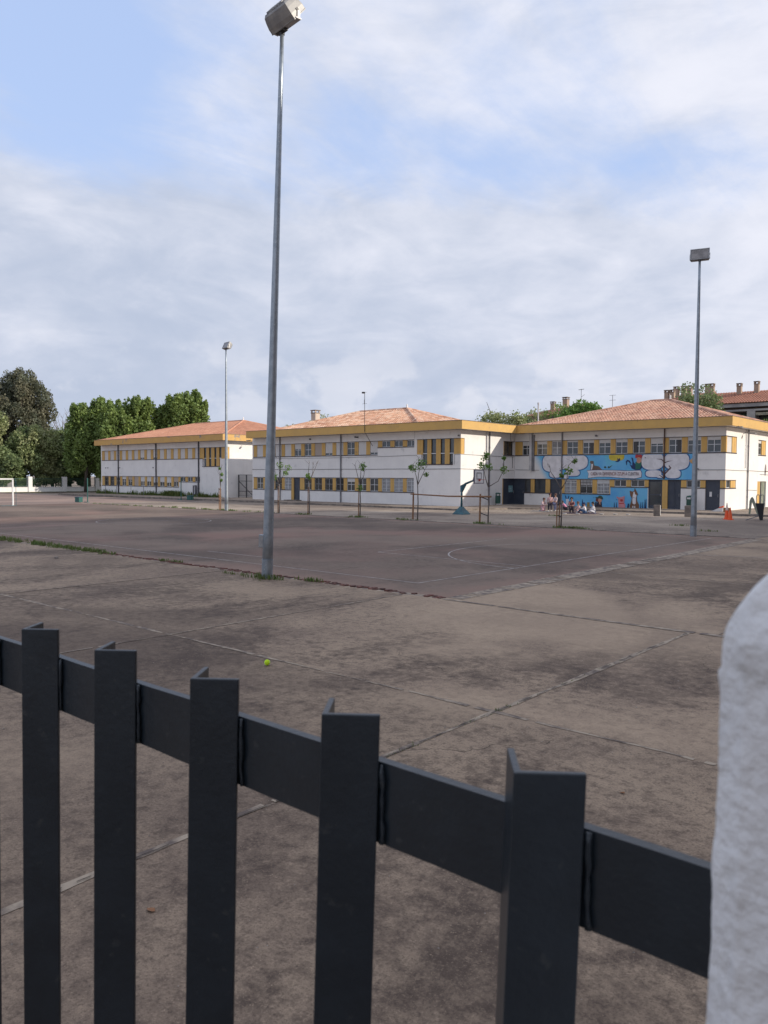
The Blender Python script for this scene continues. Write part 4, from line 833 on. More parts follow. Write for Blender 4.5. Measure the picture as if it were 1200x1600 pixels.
MURAL=[
('painted_cloud', 'w', 'e', (-32.68, 2.89, -30.78, 4.34)),
('painted_cloud', 'w', 'e', (-31.24, 3.03, -28.63, 4.31)),
('painted_cloud', 'w', 'e', (-32.02, 2.41, -30.91, 3.0)),
('painted_cloud', 'w', 'e', (-30.56, 2.54, -29.31, 3.07)),
('painted_cloud', 'w', 'e', (-30.77, 2.34, -30.3, 2.64)),
('painted_cloud', 'w', 'e', (-24.21, 3.04, -22.5, 4.35)),
('painted_cloud', 'w', 'e', (-22.45, 3.04, -20.61, 4.32)),
('painted_cloud', 'w', 'e', (-23.85, 2.49, -22.65, 3.01)),
('painted_cloud', 'w', 'e', (-22.36, 2.41, -21.22, 3.07)),
('painted_cloud', 'w', 'e', (-22.98, 2.43, -22.53, 2.65)),
('painted_branch', 'br', 'p', [(-22.79, 3.19), (-22.71, 3.17), (-22.5, 2.83), (-22.4, 2.79), (-21.99, 3.23), (-21.89, 3.19), (-22.35, 2.71), (-22.37, 2.38), (-22.49, 2.38), (-22.47, 2.63)]),
('painted_branch', 'br', 'p', [(-22.13, 3.35), (-22.07, 3.37), (-21.95, 3.23), (-22.02, 3.17)]),
('painted_branch', 'br', 'p', [(-23.13, 3.87), (-22.64, 3.85), (-22.46, 3.67), (-22.39, 3.61), (-22.19, 3.69), (-21.8, 3.72), (-22.19, 3.63), (-22.39, 3.53), (-22.51, 3.61), (-22.66, 3.78)]),
('painted_branch', 'br', 'p', [(-22.86, 2.65), (-22.78, 2.65), (-22.45, 2.46), (-22.49, 2.4)]),
('painted_star', 'or', 'p', [(-20.61, 3.71), (-20.47, 3.79), (-20.36, 3.92), (-20.3, 3.69), (-20.35, 3.46), (-20.45, 3.5), (-20.55, 3.61)]),
('painted_sun', 'y', 'e', (-26.84, 3.75, -25.58, 4.5)),
('painted_bird', 'nv', 'p', [(-26.32, 3.66), (-26.14, 3.76), (-26.13, 3.99), (-26.04, 3.85), (-25.93, 3.99), (-25.9, 3.76), (-26.08, 3.65)]),
('painted_bird', 'dg', 'p', [(-27.24, 3.21), (-27.17, 3.35), (-27.06, 3.29), (-27.03, 3.19), (-27.15, 3.17)]),
('painted_bird', 'dg', 'p', [(-26.92, 3.19), (-26.9, 3.33), (-26.77, 3.29), (-26.53, 3.42), (-26.72, 3.23), (-26.83, 3.16)]),
('painted_cat', 'cb', 'p', [(-28.39, 3.04), (-28.35, 3.51), (-28.43, 3.64), (-28.38, 3.76), (-28.13, 3.74), (-28.1, 3.55), (-28.07, 3.4), (-27.66, 3.31), (-27.37, 3.04)]),
('painted_cat_chest', 'w', 'p', [(-28.32, 3.06), (-28.3, 3.51), (-28.17, 3.51), (-28.17, 3.3), (-28.25, 3.06)]),
('banner', 'w', 'p', [(-28.66, 2.98), (-27.79, 3.02), (-26.46, 3.0), (-25.16, 2.95), (-24.27, 2.99), (-24.17, 2.79), (-24.19, 2.49), (-24.68, 2.38), (-25.57, 2.41), (-26.89, 2.5), (-27.78, 2.49), (-28.57, 2.4), (-28.52, 2.74)]),
('painted_rooster', 'nv', 'p', [(-25.14, 3.49), (-24.93, 3.36), (-24.91, 3.65), (-25.01, 3.98), (-24.9, 3.96), (-24.81, 3.61), (-24.7, 3.48), (-24.49, 3.48), (-24.19, 3.48), (-24.15, 3.2), (-24.31, 3.04), (-24.69, 3.04), (-24.95, 3.14)]),
('painted_tail', 'nv', 'p', [(-25.45, 3.7), (-25.34, 3.81), (-25.13, 3.75), (-25.0, 3.49), (-25.12, 3.53), (-25.21, 3.67), (-25.34, 3.69), (-25.36, 3.41), (-25.4, 3.41)]),
('painted_neck', 'gr', 'p', [(-24.68, 3.59), (-24.58, 3.69), (-24.43, 3.54), (-24.32, 3.69), (-24.2, 3.6), (-24.21, 3.32), (-24.35, 3.1), (-24.65, 3.08)]),
('painted_comb', 'rd', 'p', [(-24.69, 3.93), (-24.69, 4.18), (-24.55, 4.25), (-24.42, 4.17), (-24.29, 4.25), (-24.17, 4.17), (-24.18, 3.89), (-24.33, 3.97), (-24.54, 3.95)]),
('painted_head', 'pe', 'p', [(-24.58, 3.95), (-24.41, 4.01), (-24.25, 3.93), (-24.2, 3.72), (-24.32, 3.56), (-24.43, 3.54), (-24.57, 3.61)]),
('painted_rabbit', 'w', 'p', [(-30.48, 0.68), (-30.24, 0.68), (-30.22, 0.5), (-30.24, 0.4), (-30.16, 0.14), (-30.49, 0.13), (-30.45, 0.43)]),
('painted_ear', 'nv', 'p', [(-30.57, 0.97), (-30.48, 0.92), (-30.43, 0.68), (-30.5, 0.69)]),
('painted_ear', 'nv', 'p', [(-30.28, 0.89), (-30.2, 0.93), (-30.26, 0.68), (-30.33, 0.71)]),
('painted_tulip', 'nv', 'p', [(-29.07, 0.26), (-29.03, 0.69), (-28.96, 0.35), (-28.7, 0.31), (-28.89, 0.2), (-28.9, -0.12), (-29.0, -0.13)]),
('painted_stump', 'st', 'p', [(-28.63, -0.11), (-28.61, 0.45), (-28.41, 0.46), (-28.36, -0.11)]),
('painted_stump', 'st', 'p', [(-28.14, -0.1), (-28.13, 0.45), (-28.02, 0.46), (-27.98, -0.09)]),
('painted_girl_coat', 'dk', 'p', [(-27.85, -0.05), (-27.77, 0.42), (-27.66, 0.53), (-27.39, 0.52), (-27.31, -0.05)]),
('painted_girl_hair', 'rh', 'p', [(-27.88, 0.59), (-27.84, 0.84), (-27.62, 0.83), (-27.61, 0.53), (-27.75, 0.51)]),
('painted_girl_face', 'pe', 'p', [(-27.66, 0.76), (-27.39, 0.79), (-27.36, 0.6), (-27.47, 0.47), (-27.45, 0.26), (-27.54, 0.34), (-27.66, 0.59)]),
('painted_hat', 'dg', 'p', [(-27.93, 0.9), (-27.71, 0.89), (-27.57, 1.02), (-27.39, 0.98), (-27.26, 0.83), (-27.3, 0.71), (-27.57, 0.79), (-27.8, 0.78)]),
('painted_black_cat', 'dk', 'p', [(-27.94, 0.21), (-27.9, 0.5), (-27.81, 0.5), (-27.83, 0.17), (-27.92, -0.07), (-27.99, -0.01)]),
('painted_pig', 'pk', 'p', [(-25.96, -0.03), (-25.97, 0.47), (-26.0, 0.76), (-26.11, 0.86), (-26.13, 0.97), (-25.95, 0.9), (-25.67, 0.95), (-25.49, 1.02), (-25.49, 0.83), (-25.51, 0.48), (-25.42, 0.36), (-25.44, -0.01), (-25.61, -0.08), (-25.74, -0.08)]),
('painted_snout', 'rd', 'e', (-25.83, 0.58, -25.61, 0.77)),
('painted_collar', 'rd', 'p', [(-25.92, 0.47), (-25.51, 0.48), (-25.53, 0.41), (-25.9, 0.4)]),
('painted_dog', 'dgb', 'p', [(-25.01, -0.04), (-25.06, 0.25), (-24.94, 0.62), (-24.9, 0.87), (-25.03, 1.07), (-25.08, 1.44), (-24.85, 1.36), (-24.72, 1.44), (-24.68, 1.63), (-24.57, 1.45), (-24.42, 1.16), (-24.52, 1.04), (-24.49, 0.67), (-24.32, 0.35), (-24.33, -0.04)]),
('painted_dog_chest', 'w', 'p', [(-24.83, 0.46), (-24.85, 0.76), (-24.82, 1.07), (-24.76, 1.36), (-24.68, 1.36), (-24.65, 1.16), (-24.52, 1.12), (-24.56, 0.93), (-24.57, 0.46), (-24.7, 0.38)]),
('painted_dog_leg', 'w', 'p', [(-24.84, -0.08), (-24.84, 0.27), (-24.76, 0.28), (-24.75, -0.08)]),
('painted_dog_leg', 'w', 'p', [(-24.68, -0.08), (-24.69, 0.28), (-24.61, 0.28), (-24.59, -0.08)]),
('painted_dog_tail', 'nv', 'p', [(-25.31, -0.07), (-25.21, 0.45), (-25.1, 0.43), (-25.14, 0.08), (-25.2, -0.11)]),
('painted_blade', 'nv', 'p', [(-24.23, 0.03), (-24.18, 0.6), (-24.15, 0.03)]),
('painted_blade', 'nv', 'p', [(-24.08, 0.03), (-24.03, 0.6), (-24.0, 0.03)]),
('painted_blade', 'nv', 'p', [(-23.91, 0.04), (-23.87, 0.77), (-23.84, 0.04)]),
('painted_blade', 'nv', 'p', [(-23.83, 0.04), (-23.78, 0.85), (-23.75, 0.04)]),
('painted_blade', 'nv', 'p', [(-26.34, -0.04), (-26.31, 0.5), (-26.27, -0.04)]),
('painted_blade', 'nv', 'p', [(-26.17, -0.04), (-26.13, 0.51), (-26.1, -0.03)]),
]
def build_mural(par, F):
    cols = dict(w=(.74, .73, .76), br=(.11, .06, .065), y=(.62, .50, .07), nv=(.02, .04, .13), dg=(.05, .09, .07), cb=(.17, .12, .10), gr=(.03, .16, .12), rd=(.48, .05, .05), pe=(.62, .32, .22), st=(.30, .22, .08), dk=(.035, .03, .045), rh=(.16, .045, .035), pk=(.62, .27, .29), dgb=(.20, .10, .055), **{'or': (.60, .36, .16)})
    mats = {}
    for k, c in cols.items(): mats[k] = M_('mural_'+k, c, .8, var=tuple(min(1, v*.82) for v in c), scale=2.2)
    out = M_('mural_outline', (.03, .11, .28), .8, var=(.05, .16, .36), scale=3)
    blue = M_('mural_blue', (.11, .38, .70), .85, var=(.17, .48, .74), scale=.55, stain=((.15, .50, .64), .9, .50, .70))
    # left end of the panel is sprayed out into the bare wall
    nt = blue.node_tree; bs = nt.nodes['Principled BSDF']; src = bs.inputs['Base Color'].links[0].from_socket
    g = nt.nodes.new('ShaderNodeNewGeometry'); sp = nt.nodes.new('ShaderNodeSeparateXYZ'); nt.links.new(g.outputs['Position'], sp.inputs[0])
    no = nt.nodes.new('ShaderNodeTexNoise'); no.inputs['Scale'].default_value = 1.2; nt.links.new(g.outputs['Position'], no.inputs[0])
    def ma(op, a, b, c=None):
        n = nt.nodes.new('ShaderNodeMath'); n.operation = op
        for i, v in enumerate((a, b, c)):
            if v is None: continue
            if isinstance(v, (int, float)): n.inputs[i].default_value = v
            else: nt.links.new(v, n.inputs[i])
        return n.outputs[0]
    # distance left of a slanting front that leans right towards the bottom
    q = ma('ADD', ma('MULTIPLY', sp.outputs[2], .55), sp.outputs[0]); q = ma('ADD', q, ma('MULTIPLY', no.outputs[0], .5))
    r = nt.nodes.new('ShaderNodeMapRange'); r.interpolation_type = 'SMOOTHSTEP'; r.inputs[1].default_value = -31.25; r.inputs[2].default_value = -30.35; nt.links.new(q, r.inputs[0])
    low = ma('LESS_THAN', sp.outputs[2], 2.0); f = ma('MAXIMUM', r.outputs[0], low)
    mx = nt.nodes.new('ShaderNodeMix'); mx.data_type = 'RGBA'; nt.links.new(f, mx.inputs[0]); mx.inputs[6].default_value = (.72, .71, .70, 1); nt.links.new(src, mx.inputs[7]); nt.links.new(mx.outputs[2], bs.inputs['Base Color'])
    def plate(name, pts, mat, d, parent=par):
        b = F.mb(); b.poly([(x, d, z) for x, z in pts]); n = len(pts)
        for k in range(n): (x, z), (p, q) = pts[k], pts[(k+1) % n]; b.poly([(x, d, z), (p, d, q), (p, .0, q), (x, .0, z)])
        return b.build(name, mat, parent)
    Xs = (-33.4, -20.2)
    up = plate('mural', [(Xs[0], 2.315), (Xs[1], 2.315), (Xs[1], 4.215), (Xs[0], 4.215)], blue, .003)
    lo = plate('mural', [(-30.85, .12), (-23.68, .12), (-23.68, 1.66), (-26.66, 1.66), (-26.66, 1.07), (-30.85, 1.07)], blue, .003)
    L = {'i': 0}
    def sup(d, g):
        x0, z0, x1, z1 = d; cx, cz, rx, rz = (x0+x1)/2, (z0+z1)/2, (x1-x0)/2, (z1-z0)/2; hi = 4.19 if z1 > 2 else 9; out_ = []
        for a in np.linspace(0, 2*math.pi, 49)[:-1]:
            ca, sa = math.cos(a), math.sin(a); e = .74; out_.append((cx+(rx+g)*math.copysign(abs(ca)**e, ca), max(2.33, min(hi, cz+(rz+g)*math.copysign(abs(sa)**e, sa)))))
        return out_
    cl = [d for nm, c, k_, d in MURAL if nm == 'painted_cloud']
    for i, d in enumerate(cl): plate('cloud_outline', sup(d, .085), out, .0034+.0001*i, up)
    for name, c, kind, d in MURAL:
        L['i'] += 1; dd = .005+.0009*L['i']; par_ = up if L['i'] <= 23 or name == 'banner' else lo
        if kind == 'e':
            x0, z0, x1, z1 = d; cx, cz, rx, rz = (x0+x1)/2, (z0+z1)/2, (x1-x0)/2, (z1-z0)/2; pts = []; ol = []
            for a in np.linspace(0, 2*math.pi, 41)[:-1]:
                ca, sa = math.cos(a), math.sin(a); e = .62; px = math.copysign(abs(ca)**e, ca); pz = math.copysign(abs(sa)**e, sa)
                pts.append((cx+rx*px, max(2.33 if z1 > 2 else .13, min(4.20 if z1 > 2 else 9, cz+rz*pz)))); ol.append((cx+(rx+.07)*px, max(2.32 if z1 > 2 else .125, min(4.205 if z1 > 2 else 9, cz+(rz+.07)*pz))))
            if name == 'painted_cloud': 
                plate(name, sup(d, 0), mats[c], dd, par_)
            else: plate(name, pts, mats[c], dd, par_)
        else:
            pts = [(x, min(z, 4.205)) for x, z in d]
            if name == 'banner':
                cx = sum(p[0] for p in pts)/len(pts); cz = sum(p[1] for p in pts)/len(pts); plate('banner_outline', [(cx+(x-cx)*1.012, cz+(z-cz)*1.12) for x, z in pts], mats['nv'], dd-.0004, up)
            plate(name, pts, mats[c], dd, par_)
    # hand painted lettering on the ribbon
    cu = bpy.data.curves.new('banner_lettering', 'FONT'); cu.body = 'CADA VA DIFERENCIA ZZUM A CUNTRA'; cu.size = .52; cu.extrude = .002; cu.align_x = 'CENTER'; cu.align_y = 'CENTER'
    o = bpy.data.objects.new('banner_lettering', cu); COL.objects.link(o); o.rotation_euler = (math.pi/2, 0, 0); o.location = (-26.0, 57.7-.05, 2.735); bpy.context.view_layer.update()
    w = o.dimensions.x; dg = bpy.context.evaluated_depsgraph_get(); me = bpy.data.meshes.new_from_object(o.evaluated_get(dg)); bpy.data.objects.remove(o)
    o = bpy.data.objects.new('banner_lettering', me); COL.objects.link(o); me.materials.append(M_('lettering_paint', (.10, .075, .10), .8, var=(.28, .10, .09), scale=1.5))
    o.rotation_euler = (math.pi/2, 0, 0); o.location = (-26.35, 57.7-.056, 2.725); o.scale = (3.95/max(w, .1), .72, 1); o.parent = up
    # small eyes and noses on the painted animals
    dk = mats['dk']
    for x, z, r in ((-24.9, .93, .03), (-24.73, .93, .03), (-26.12, .72, .02), (-25.93, .72, .02), (-28.05, .86, .018), (-23.9, 3.96, .03)):
        plate('painted_eye', [(x+r*math.cos(a), z+r*math.sin(a)) for a in np.linspace(0, 6.28, 9)[:-1]], dk, .056, lo if z < 2 else up)
# ================================================================ trees and other vegetation
def leaf_mesh(name, clumps, per, size, mat, parent, droop=0.0, shell=.55, aspect=.75):
    C = []; S = []
    for c, r in clumps:
        n = max(8, int(per)); d = rng.normal(size=(n, 3)); d /= np.linalg.norm(d, axis=1)[:, None]
        rad = shell+(1-shell)*rng.random(n)**.6; rad *= 1+rng.normal(0, .07, n)
        C.append(np.array(c)+d*rad[:, None]*np.array(r))
    C = np.concatenate(C); n = len(C)
    a = rng.normal(size=(n, 3)); a[:, 2] -= droop*1.5; a /= np.linalg.norm(a, axis=1)[:, None]
    t = rng.normal(size=(n, 3)); b = np.cross(a, t); b /= np.linalg.norm(b, axis=1)[:, None]
    s = size*(.6+.8*rng.random(n))[:, None]
    V = np.empty((n, 4, 3)); V[:, 0] = C-a*s*.5; V[:, 1] = C+b*s*.5*aspect; V[:, 2] = C+a*s*.5; V[:, 3] = C-b*s*.5*aspect
    me = bpy.data.meshes.new(name); me.vertices.add(n*4); me.vertices.foreach_set('co', V.ravel())
    me.loops.add(n*4); me.loops.foreach_set('vertex_index', np.arange(n*4)); me.polygons.add(n); me.polygons.foreach_set('loop_start', np.arange(n)*4)
    me.materials.append(M[mat]); me.update(calc_edges=True); me.validate()
    o = bpy.data.objects.new(name, me); COL.objects.link(o); o.parent = parent; return o
def limbs(b, base, top, r0, n, spread, rs):
    """tapered trunk with forking limbs; returns limb tips"""
    base, top = Vector(base), Vector(top); mid = base.lerp(top, .45)+Vector((rs.uniform(-.3, .3), rs.uniform(-.3, .3), 0)); b.tube([base, mid, top], [r0, r0*.75, r0*.35], 8); tips = []
    for i in range(n):
        f = rs.uniform(.35, .95); p = base.lerp(mid, f*2) if f < .5 else mid.lerp(top, f*2-1); a = rs.uniform(0, 6.28); L = spread*rs.uniform(.6, 1.1)
        q = p+Vector((math.cos(a)*L, math.sin(a)*L, L*rs.uniform(.5, 1.3))); b.tube([p, p.lerp(q, .5)+Vector((0, 0, -.1*L)), q], [r0*.35, r0*.22, r0*.08], 5); tips.append(q)
    return tips
def big_tree(name, label, x, y, h, w, mat, group, kind='round', seed=1, base=1.8, leaf=.34, n=26, per=260, trunk=.28):
    rs = random.Random(seed); t = thing(name, label, 'tree', (x, y, 0), 0, group)
    b = MB(); limbs(b, (0, 0, 0), (0, 0, h*.82), trunk, 9, w*.36, rs); b.build('trunk', 'bark_dark', t, smooth=True)
    cl = []
    if kind == 'plane':      # pollarded plane: dense upright sprays with a serrated top
        for i in range(n):
            a = rs.uniform(0, 6.28); R = w*.5*math.sqrt(rs.random()); z = base+(h*.86-base)*rs.random()**.8
            R *= (1-.45*max(0, (z/h-.55)/.45)); cl.append(((R*math.cos(a), R*math.sin(a), z), (w*.17, w*.17, h*.12*rs.uniform(.8, 1.3))))
        for i in range(12):
            a = rs.uniform(0, 6.28); R = w*.36*math.sqrt(rs.random()); cl.append(((R*math.cos(a), R*math.sin(a), h*rs.uniform(.82, .93)), (w*.09, w*.09, h*.085)))
    elif kind == 'euc':
        for i in range(n):
            a = rs.uniform(0, 6.28); z = base+(h-base)*rs.random(); prof = math.sin(min(1, max(0.05, (z-base)/(h-base)))*2.75+.25)**.6
            R = w*.46*prof*math.sqrt(rs.uniform(.1, 1)); cl.append(((R*math.cos(a), R*math.sin(a), z-.6), (w*.11, w*.11, h*.085*rs.uniform(.8, 1.5))))
    elif kind == 'palm':
        pass
    else:
        for i in range(n):
            d = Vector((rs.gauss(0, 1), rs.gauss(0, 1), rs.gauss(0, 1))).normalized()*rs.uniform(.35, 1); k = rs.uniform(.14, .24)
            cl.append(((d.x*w*.42, d.y*w*.42, base+(h-base)*.5+d.z*(h-base)*.42), (w*k, w*k, (h-base)*k*.8)))
    leaf_mesh('crown', cl, per, leaf, mat, t, droop=.6 if kind == 'euc' else 0, shell=.45)
    return t
def build_trees():
    big_tree('eucalyptus_tree', 'tall dark eucalyptus rising above every other tree at the far wall', -118, 53.0, 17.2, 9.0, 'leaf_euc', None, 'euc', 3, base=6, leaf=.30, n=100, per=420, trunk=.45)
    G = 'bright green plane trees behind the far school wing'
    for i, (x, y, h, w, lb) in enumerate([(-104.4, 55.6, 12.6, 5.6, 'bright green plane tree furthest from the school, next to the bare twigs'), (-102.8, 58.2, 13.5, 5.4, 'second plane tree from the bare twigs, its crown merging with both neighbours'), (-99.3, 61.0, 14.1, 4.8, 'plane tree with pointed crown beside the gap in the green row'), (-99.5, 57.5, 12.0, 4.8, 'lower plane tree standing close against the corner of the school wing'),
        (-98.9, 65.0, 13.0, 4.2, 'small plane tree just past the gap in the green row'), (-96.3, 65.0, 14.3, 5.4, 'tall rounded plane tree behind the middle of the orange roof'), (-95.4, 66.6, 14.9, 5.0, 'tallest plane tree over the orange roof'), (-94.1, 67.2, 13.2, 3.8, 'plane tree closing the green row near the thin floodlight pole')]):
        big_tree('plane_tree', lb, x, y, h, w, 'leaf_plane', G, 'plane', 20+i, base=3, leaf=.36, n=44, per=230)
    G = 'mixed trees behind the low white wall'
    for i, (x, y, h, w, m, lb) in enumerate([(-114, 45.5, 13.0, 7, 'leaf_hedge', 'pale olive green tree cut by the edge of the view above the goal'), (-113, 50.5, 9.2, 6, 'leaf_dark', 'dark bushy tree directly behind the goal post'), (-111.6, 51.4, 9.8, 5.5, 'leaf_hedge', 'olive green tree with pale flowering tips below the eucalyptus'), (-112, 54.5, 9.6, 5.5, 'leaf_hedge', 'grey green tree below the right flank of the eucalyptus'),
        (-113.5, 57.5, 10.2, 6, 'leaf_dark', 'dark tree under the bare twigs'), (-111.5, 60.0, 11.0, 5, 'leaf_dark', 'dark tree beside the end of the school wing'), (-111.2, 47.4, 6.5, 5, 'leaf_dark', 'low dark tree at the end of the white wall by the goal'), (-111.6, 57, 6.0, 5.5, 'leaf_dark', 'low dark bushy tree behind the second wall pillar'), (-113, 62.5, 8.5, 6, 'leaf_dark', 'dark tree half hidden by the school wing corner')]):
        big_tree('leafy_tree', lb, x, y, h, w, m, G, 'round', 40+i, base=1.2, leaf=.32, n=34, per=300)
    for i, (x, y, h, w, m, lb) in enumerate([(-111.0, 49.6, 3.2, 3, 'leaf_plane', 'bright low shrub between the goal post and first wall pillar'), (-111.0, 52.6, 4.4, 3.2, 'leaf_hedge', 'yellow green shrub filling the railing between the wall pillars'), (-111.2, 54.6, 3.6, 3, 'leaf_hedge', 'pale shrub beside the second wall pillar'), (-111.2, 46.8, 3.4, 3, 'leaf_dark', 'dark shrub behind the goal'), (-111, 58.5, 2.8, 2.6, 'leaf_dark', 'dark shrub near the green volleyball post')]):
        big_tree('shrub', lb, x, y, h, w, m, 'shrubs behind the railing', 'round', 60+i, base=.3, leaf=.22, n=16, per=260, trunk=.08)
    # bare twiggy tree
    t = thing('bare_tree', 'leafless twiggy tree between the eucalyptus and the plane trees', 'tree', (-124.9, 62.6, 0)); b = MB(); rs = random.Random(5)
    b.tube([(0, 0, 0), (0, 0, 8)], [.22, .12], 6)
    for i in range(34):
        a = rs.uniform(0, 6.28); z = rs.uniform(6, 9.5); L = rs.uniform(1.5, 4); q = Vector((math.cos(a)*L*.6, math.sin(a)*L*.6, z+L)); b.tube([(0, 0, z-1.5), tuple(q*.5+Vector((0, 0, z*.5))), tuple(q)], [.06, .04, .02], 4)
        for k in range(3): a2 = rs.uniform(0, 6.28); b.tube([tuple(q), tuple(q+Vector((math.cos(a2)*.5, math.sin(a2)*.5, rs.uniform(.4, 1))))], [.025, .012], 3)
    b.build('trunk', 'bark', t)
    # trees between the school blocks and the apartment houses
    big_tree('leafy_tree', 'dark grey green tree showing above the flat school roof', -51.2, 80, 11.2, 7.4, 'leaf_hedge', None, 'round', 71, base=3, leaf=.26, n=34, per=330)
    big_tree('leafy_tree', 'grey green tree with pale tips beside the upright vent pipe', -48.3, 81.0, 11.0, 5.8, 'leaf_hedge', None, 'round', 72, base=3, leaf=.24, n=34, per=330)
    big_tree('leafy_tree', 'fresh green tree under the two brick chimneys', -46.6, 84.5, 12.0, 5.0, 'leaf_plane', None, 'round', 73, base=3, leaf=.24, n=30, per=330)
    big_tree('leafy_tree', 'bright green round headed tree beside the tiled roof of the mural block', -43.0, 84.8, 11.4, 6.6, 'leaf_palm', None, 'round', 74, base=5, leaf=.26, n=44, per=420)
    big_tree('leafy_tree', 'dark conifer like tree in front of the long apartment block', -29.6, 83.4, 12.9, 6.2, 'leaf_dark', None, 'round', 75, base=4, leaf=.24, n=36, per=330)
    big_tree('leafy_tree', 'dull green tree against the apartment balconies', -27.0, 84.0, 10.6, 5.2, 'leaf_dark', None, 'round', 76, base=3, leaf=.24, n=26, per=330)
    big_tree('leafy_tree', 'low green tree showing above the yellow eaves at the edge of the view', -23.0, 84, 8.9, 4.6, 'leaf_plane', None, 'round', 77, base=3, leaf=.22, n=22, per=300)
    big_tree('leafy_tree', 'thin branching tree top seen over the eaves beside the tall floodlight pole', -73.5, 72.5, 11.0, 5.2, 'leaf_hedge', None, 'round', 78, base=7.0, leaf=.16, n=22, per=110)
    t = thing('palm_tree', 'small dark palm top peeping over the orange roof', 'tree', (-78.5, 71, 0)); b = MB(); b.tube([(0, 0, 0), (0, 0, 8.9)], [.2, .15], 6); b.build('trunk', 'bark_dark', t); b = MB()
    for i in range(26):
        a = rs.uniform(0, 6.28); e = rs.uniform(-.2, .9); L = 1.2; s = Vector((-math.sin(a), math.cos(a), 0))*.07
        p, q, r = Vector((0, 0, 8.9)), Vector((math.cos(a)*.7, math.sin(a)*.7, 8.9+.6*e)), Vector((math.cos(a)*L, math.sin(a)*L, 8.9+.7*e-.3)); b.poly([p-s, p+s, q+s, q-s]); b.poly([q-s, q+s, r])
    b.build('crown', 'leaf_dark', t)
def young_tree(label, x, y, h, fork, branches, leafspots, stakes=(( -.12, 0),), sh=1.75, seed=0, strap=True):
    """staked sapling: thin trunk, a few whippy branches and sparse leaves; stakes are lashed to it"""
    rs = random.Random(seed); t = thing('young_tree', label, 'tree', (x, y, 0), 0, 'staked young trees along the court')
    b = MB(); b.tube([(0, 0, 0), (.02, .01, fork*.5), (-.01, 0, fork)], [.038, .032, .028], 8)
    for pts in branches:
        P = [(-.01, 0, fork)]+[(p[0], p[1], p[2]) for p in pts]; b.tube(P, [.026-.018*k/(len(P)-1) for k in range(len(P))], 6)
        for k in range(3):
            p = Vector(pts[-1]).lerp(Vector(P[-2]), rs.random()*.8); q = p+Vector((rs.uniform(-.25, .25), rs.uniform(-.2, .2), rs.uniform(.1, .3))); b.tube([tuple(p), tuple(q)], [.010, .005], 4)
    b.build('trunk', 'bark', t, smooth=True)
    cl = [((a, c, z), (r, r, r)) for a, c, z, r in leafspots]
    if cl: leaf_mesh('crown', cl, 60, .10, 'leaf_young', t, shell=.1, aspect=.8)
    for sx, sy in stakes:
        b = MB(); b.tube([(sx, sy, -.05), (sx+rs.uniform(-.03, .03), sy, sh)], [.032, .028], 8); b.build('stake', 'wood', t)
    if strap:
        for z in (sh*.93, sh*.42):
            b = MB(); b.tube([(0, .05, z), (0, -.05, z), (stakes[0][0], -.05, z+.05), (stakes[0][0], .05, z+.05), (0, .05, z)], .018, 5); b.build('strap', 'cable', t)
    return t
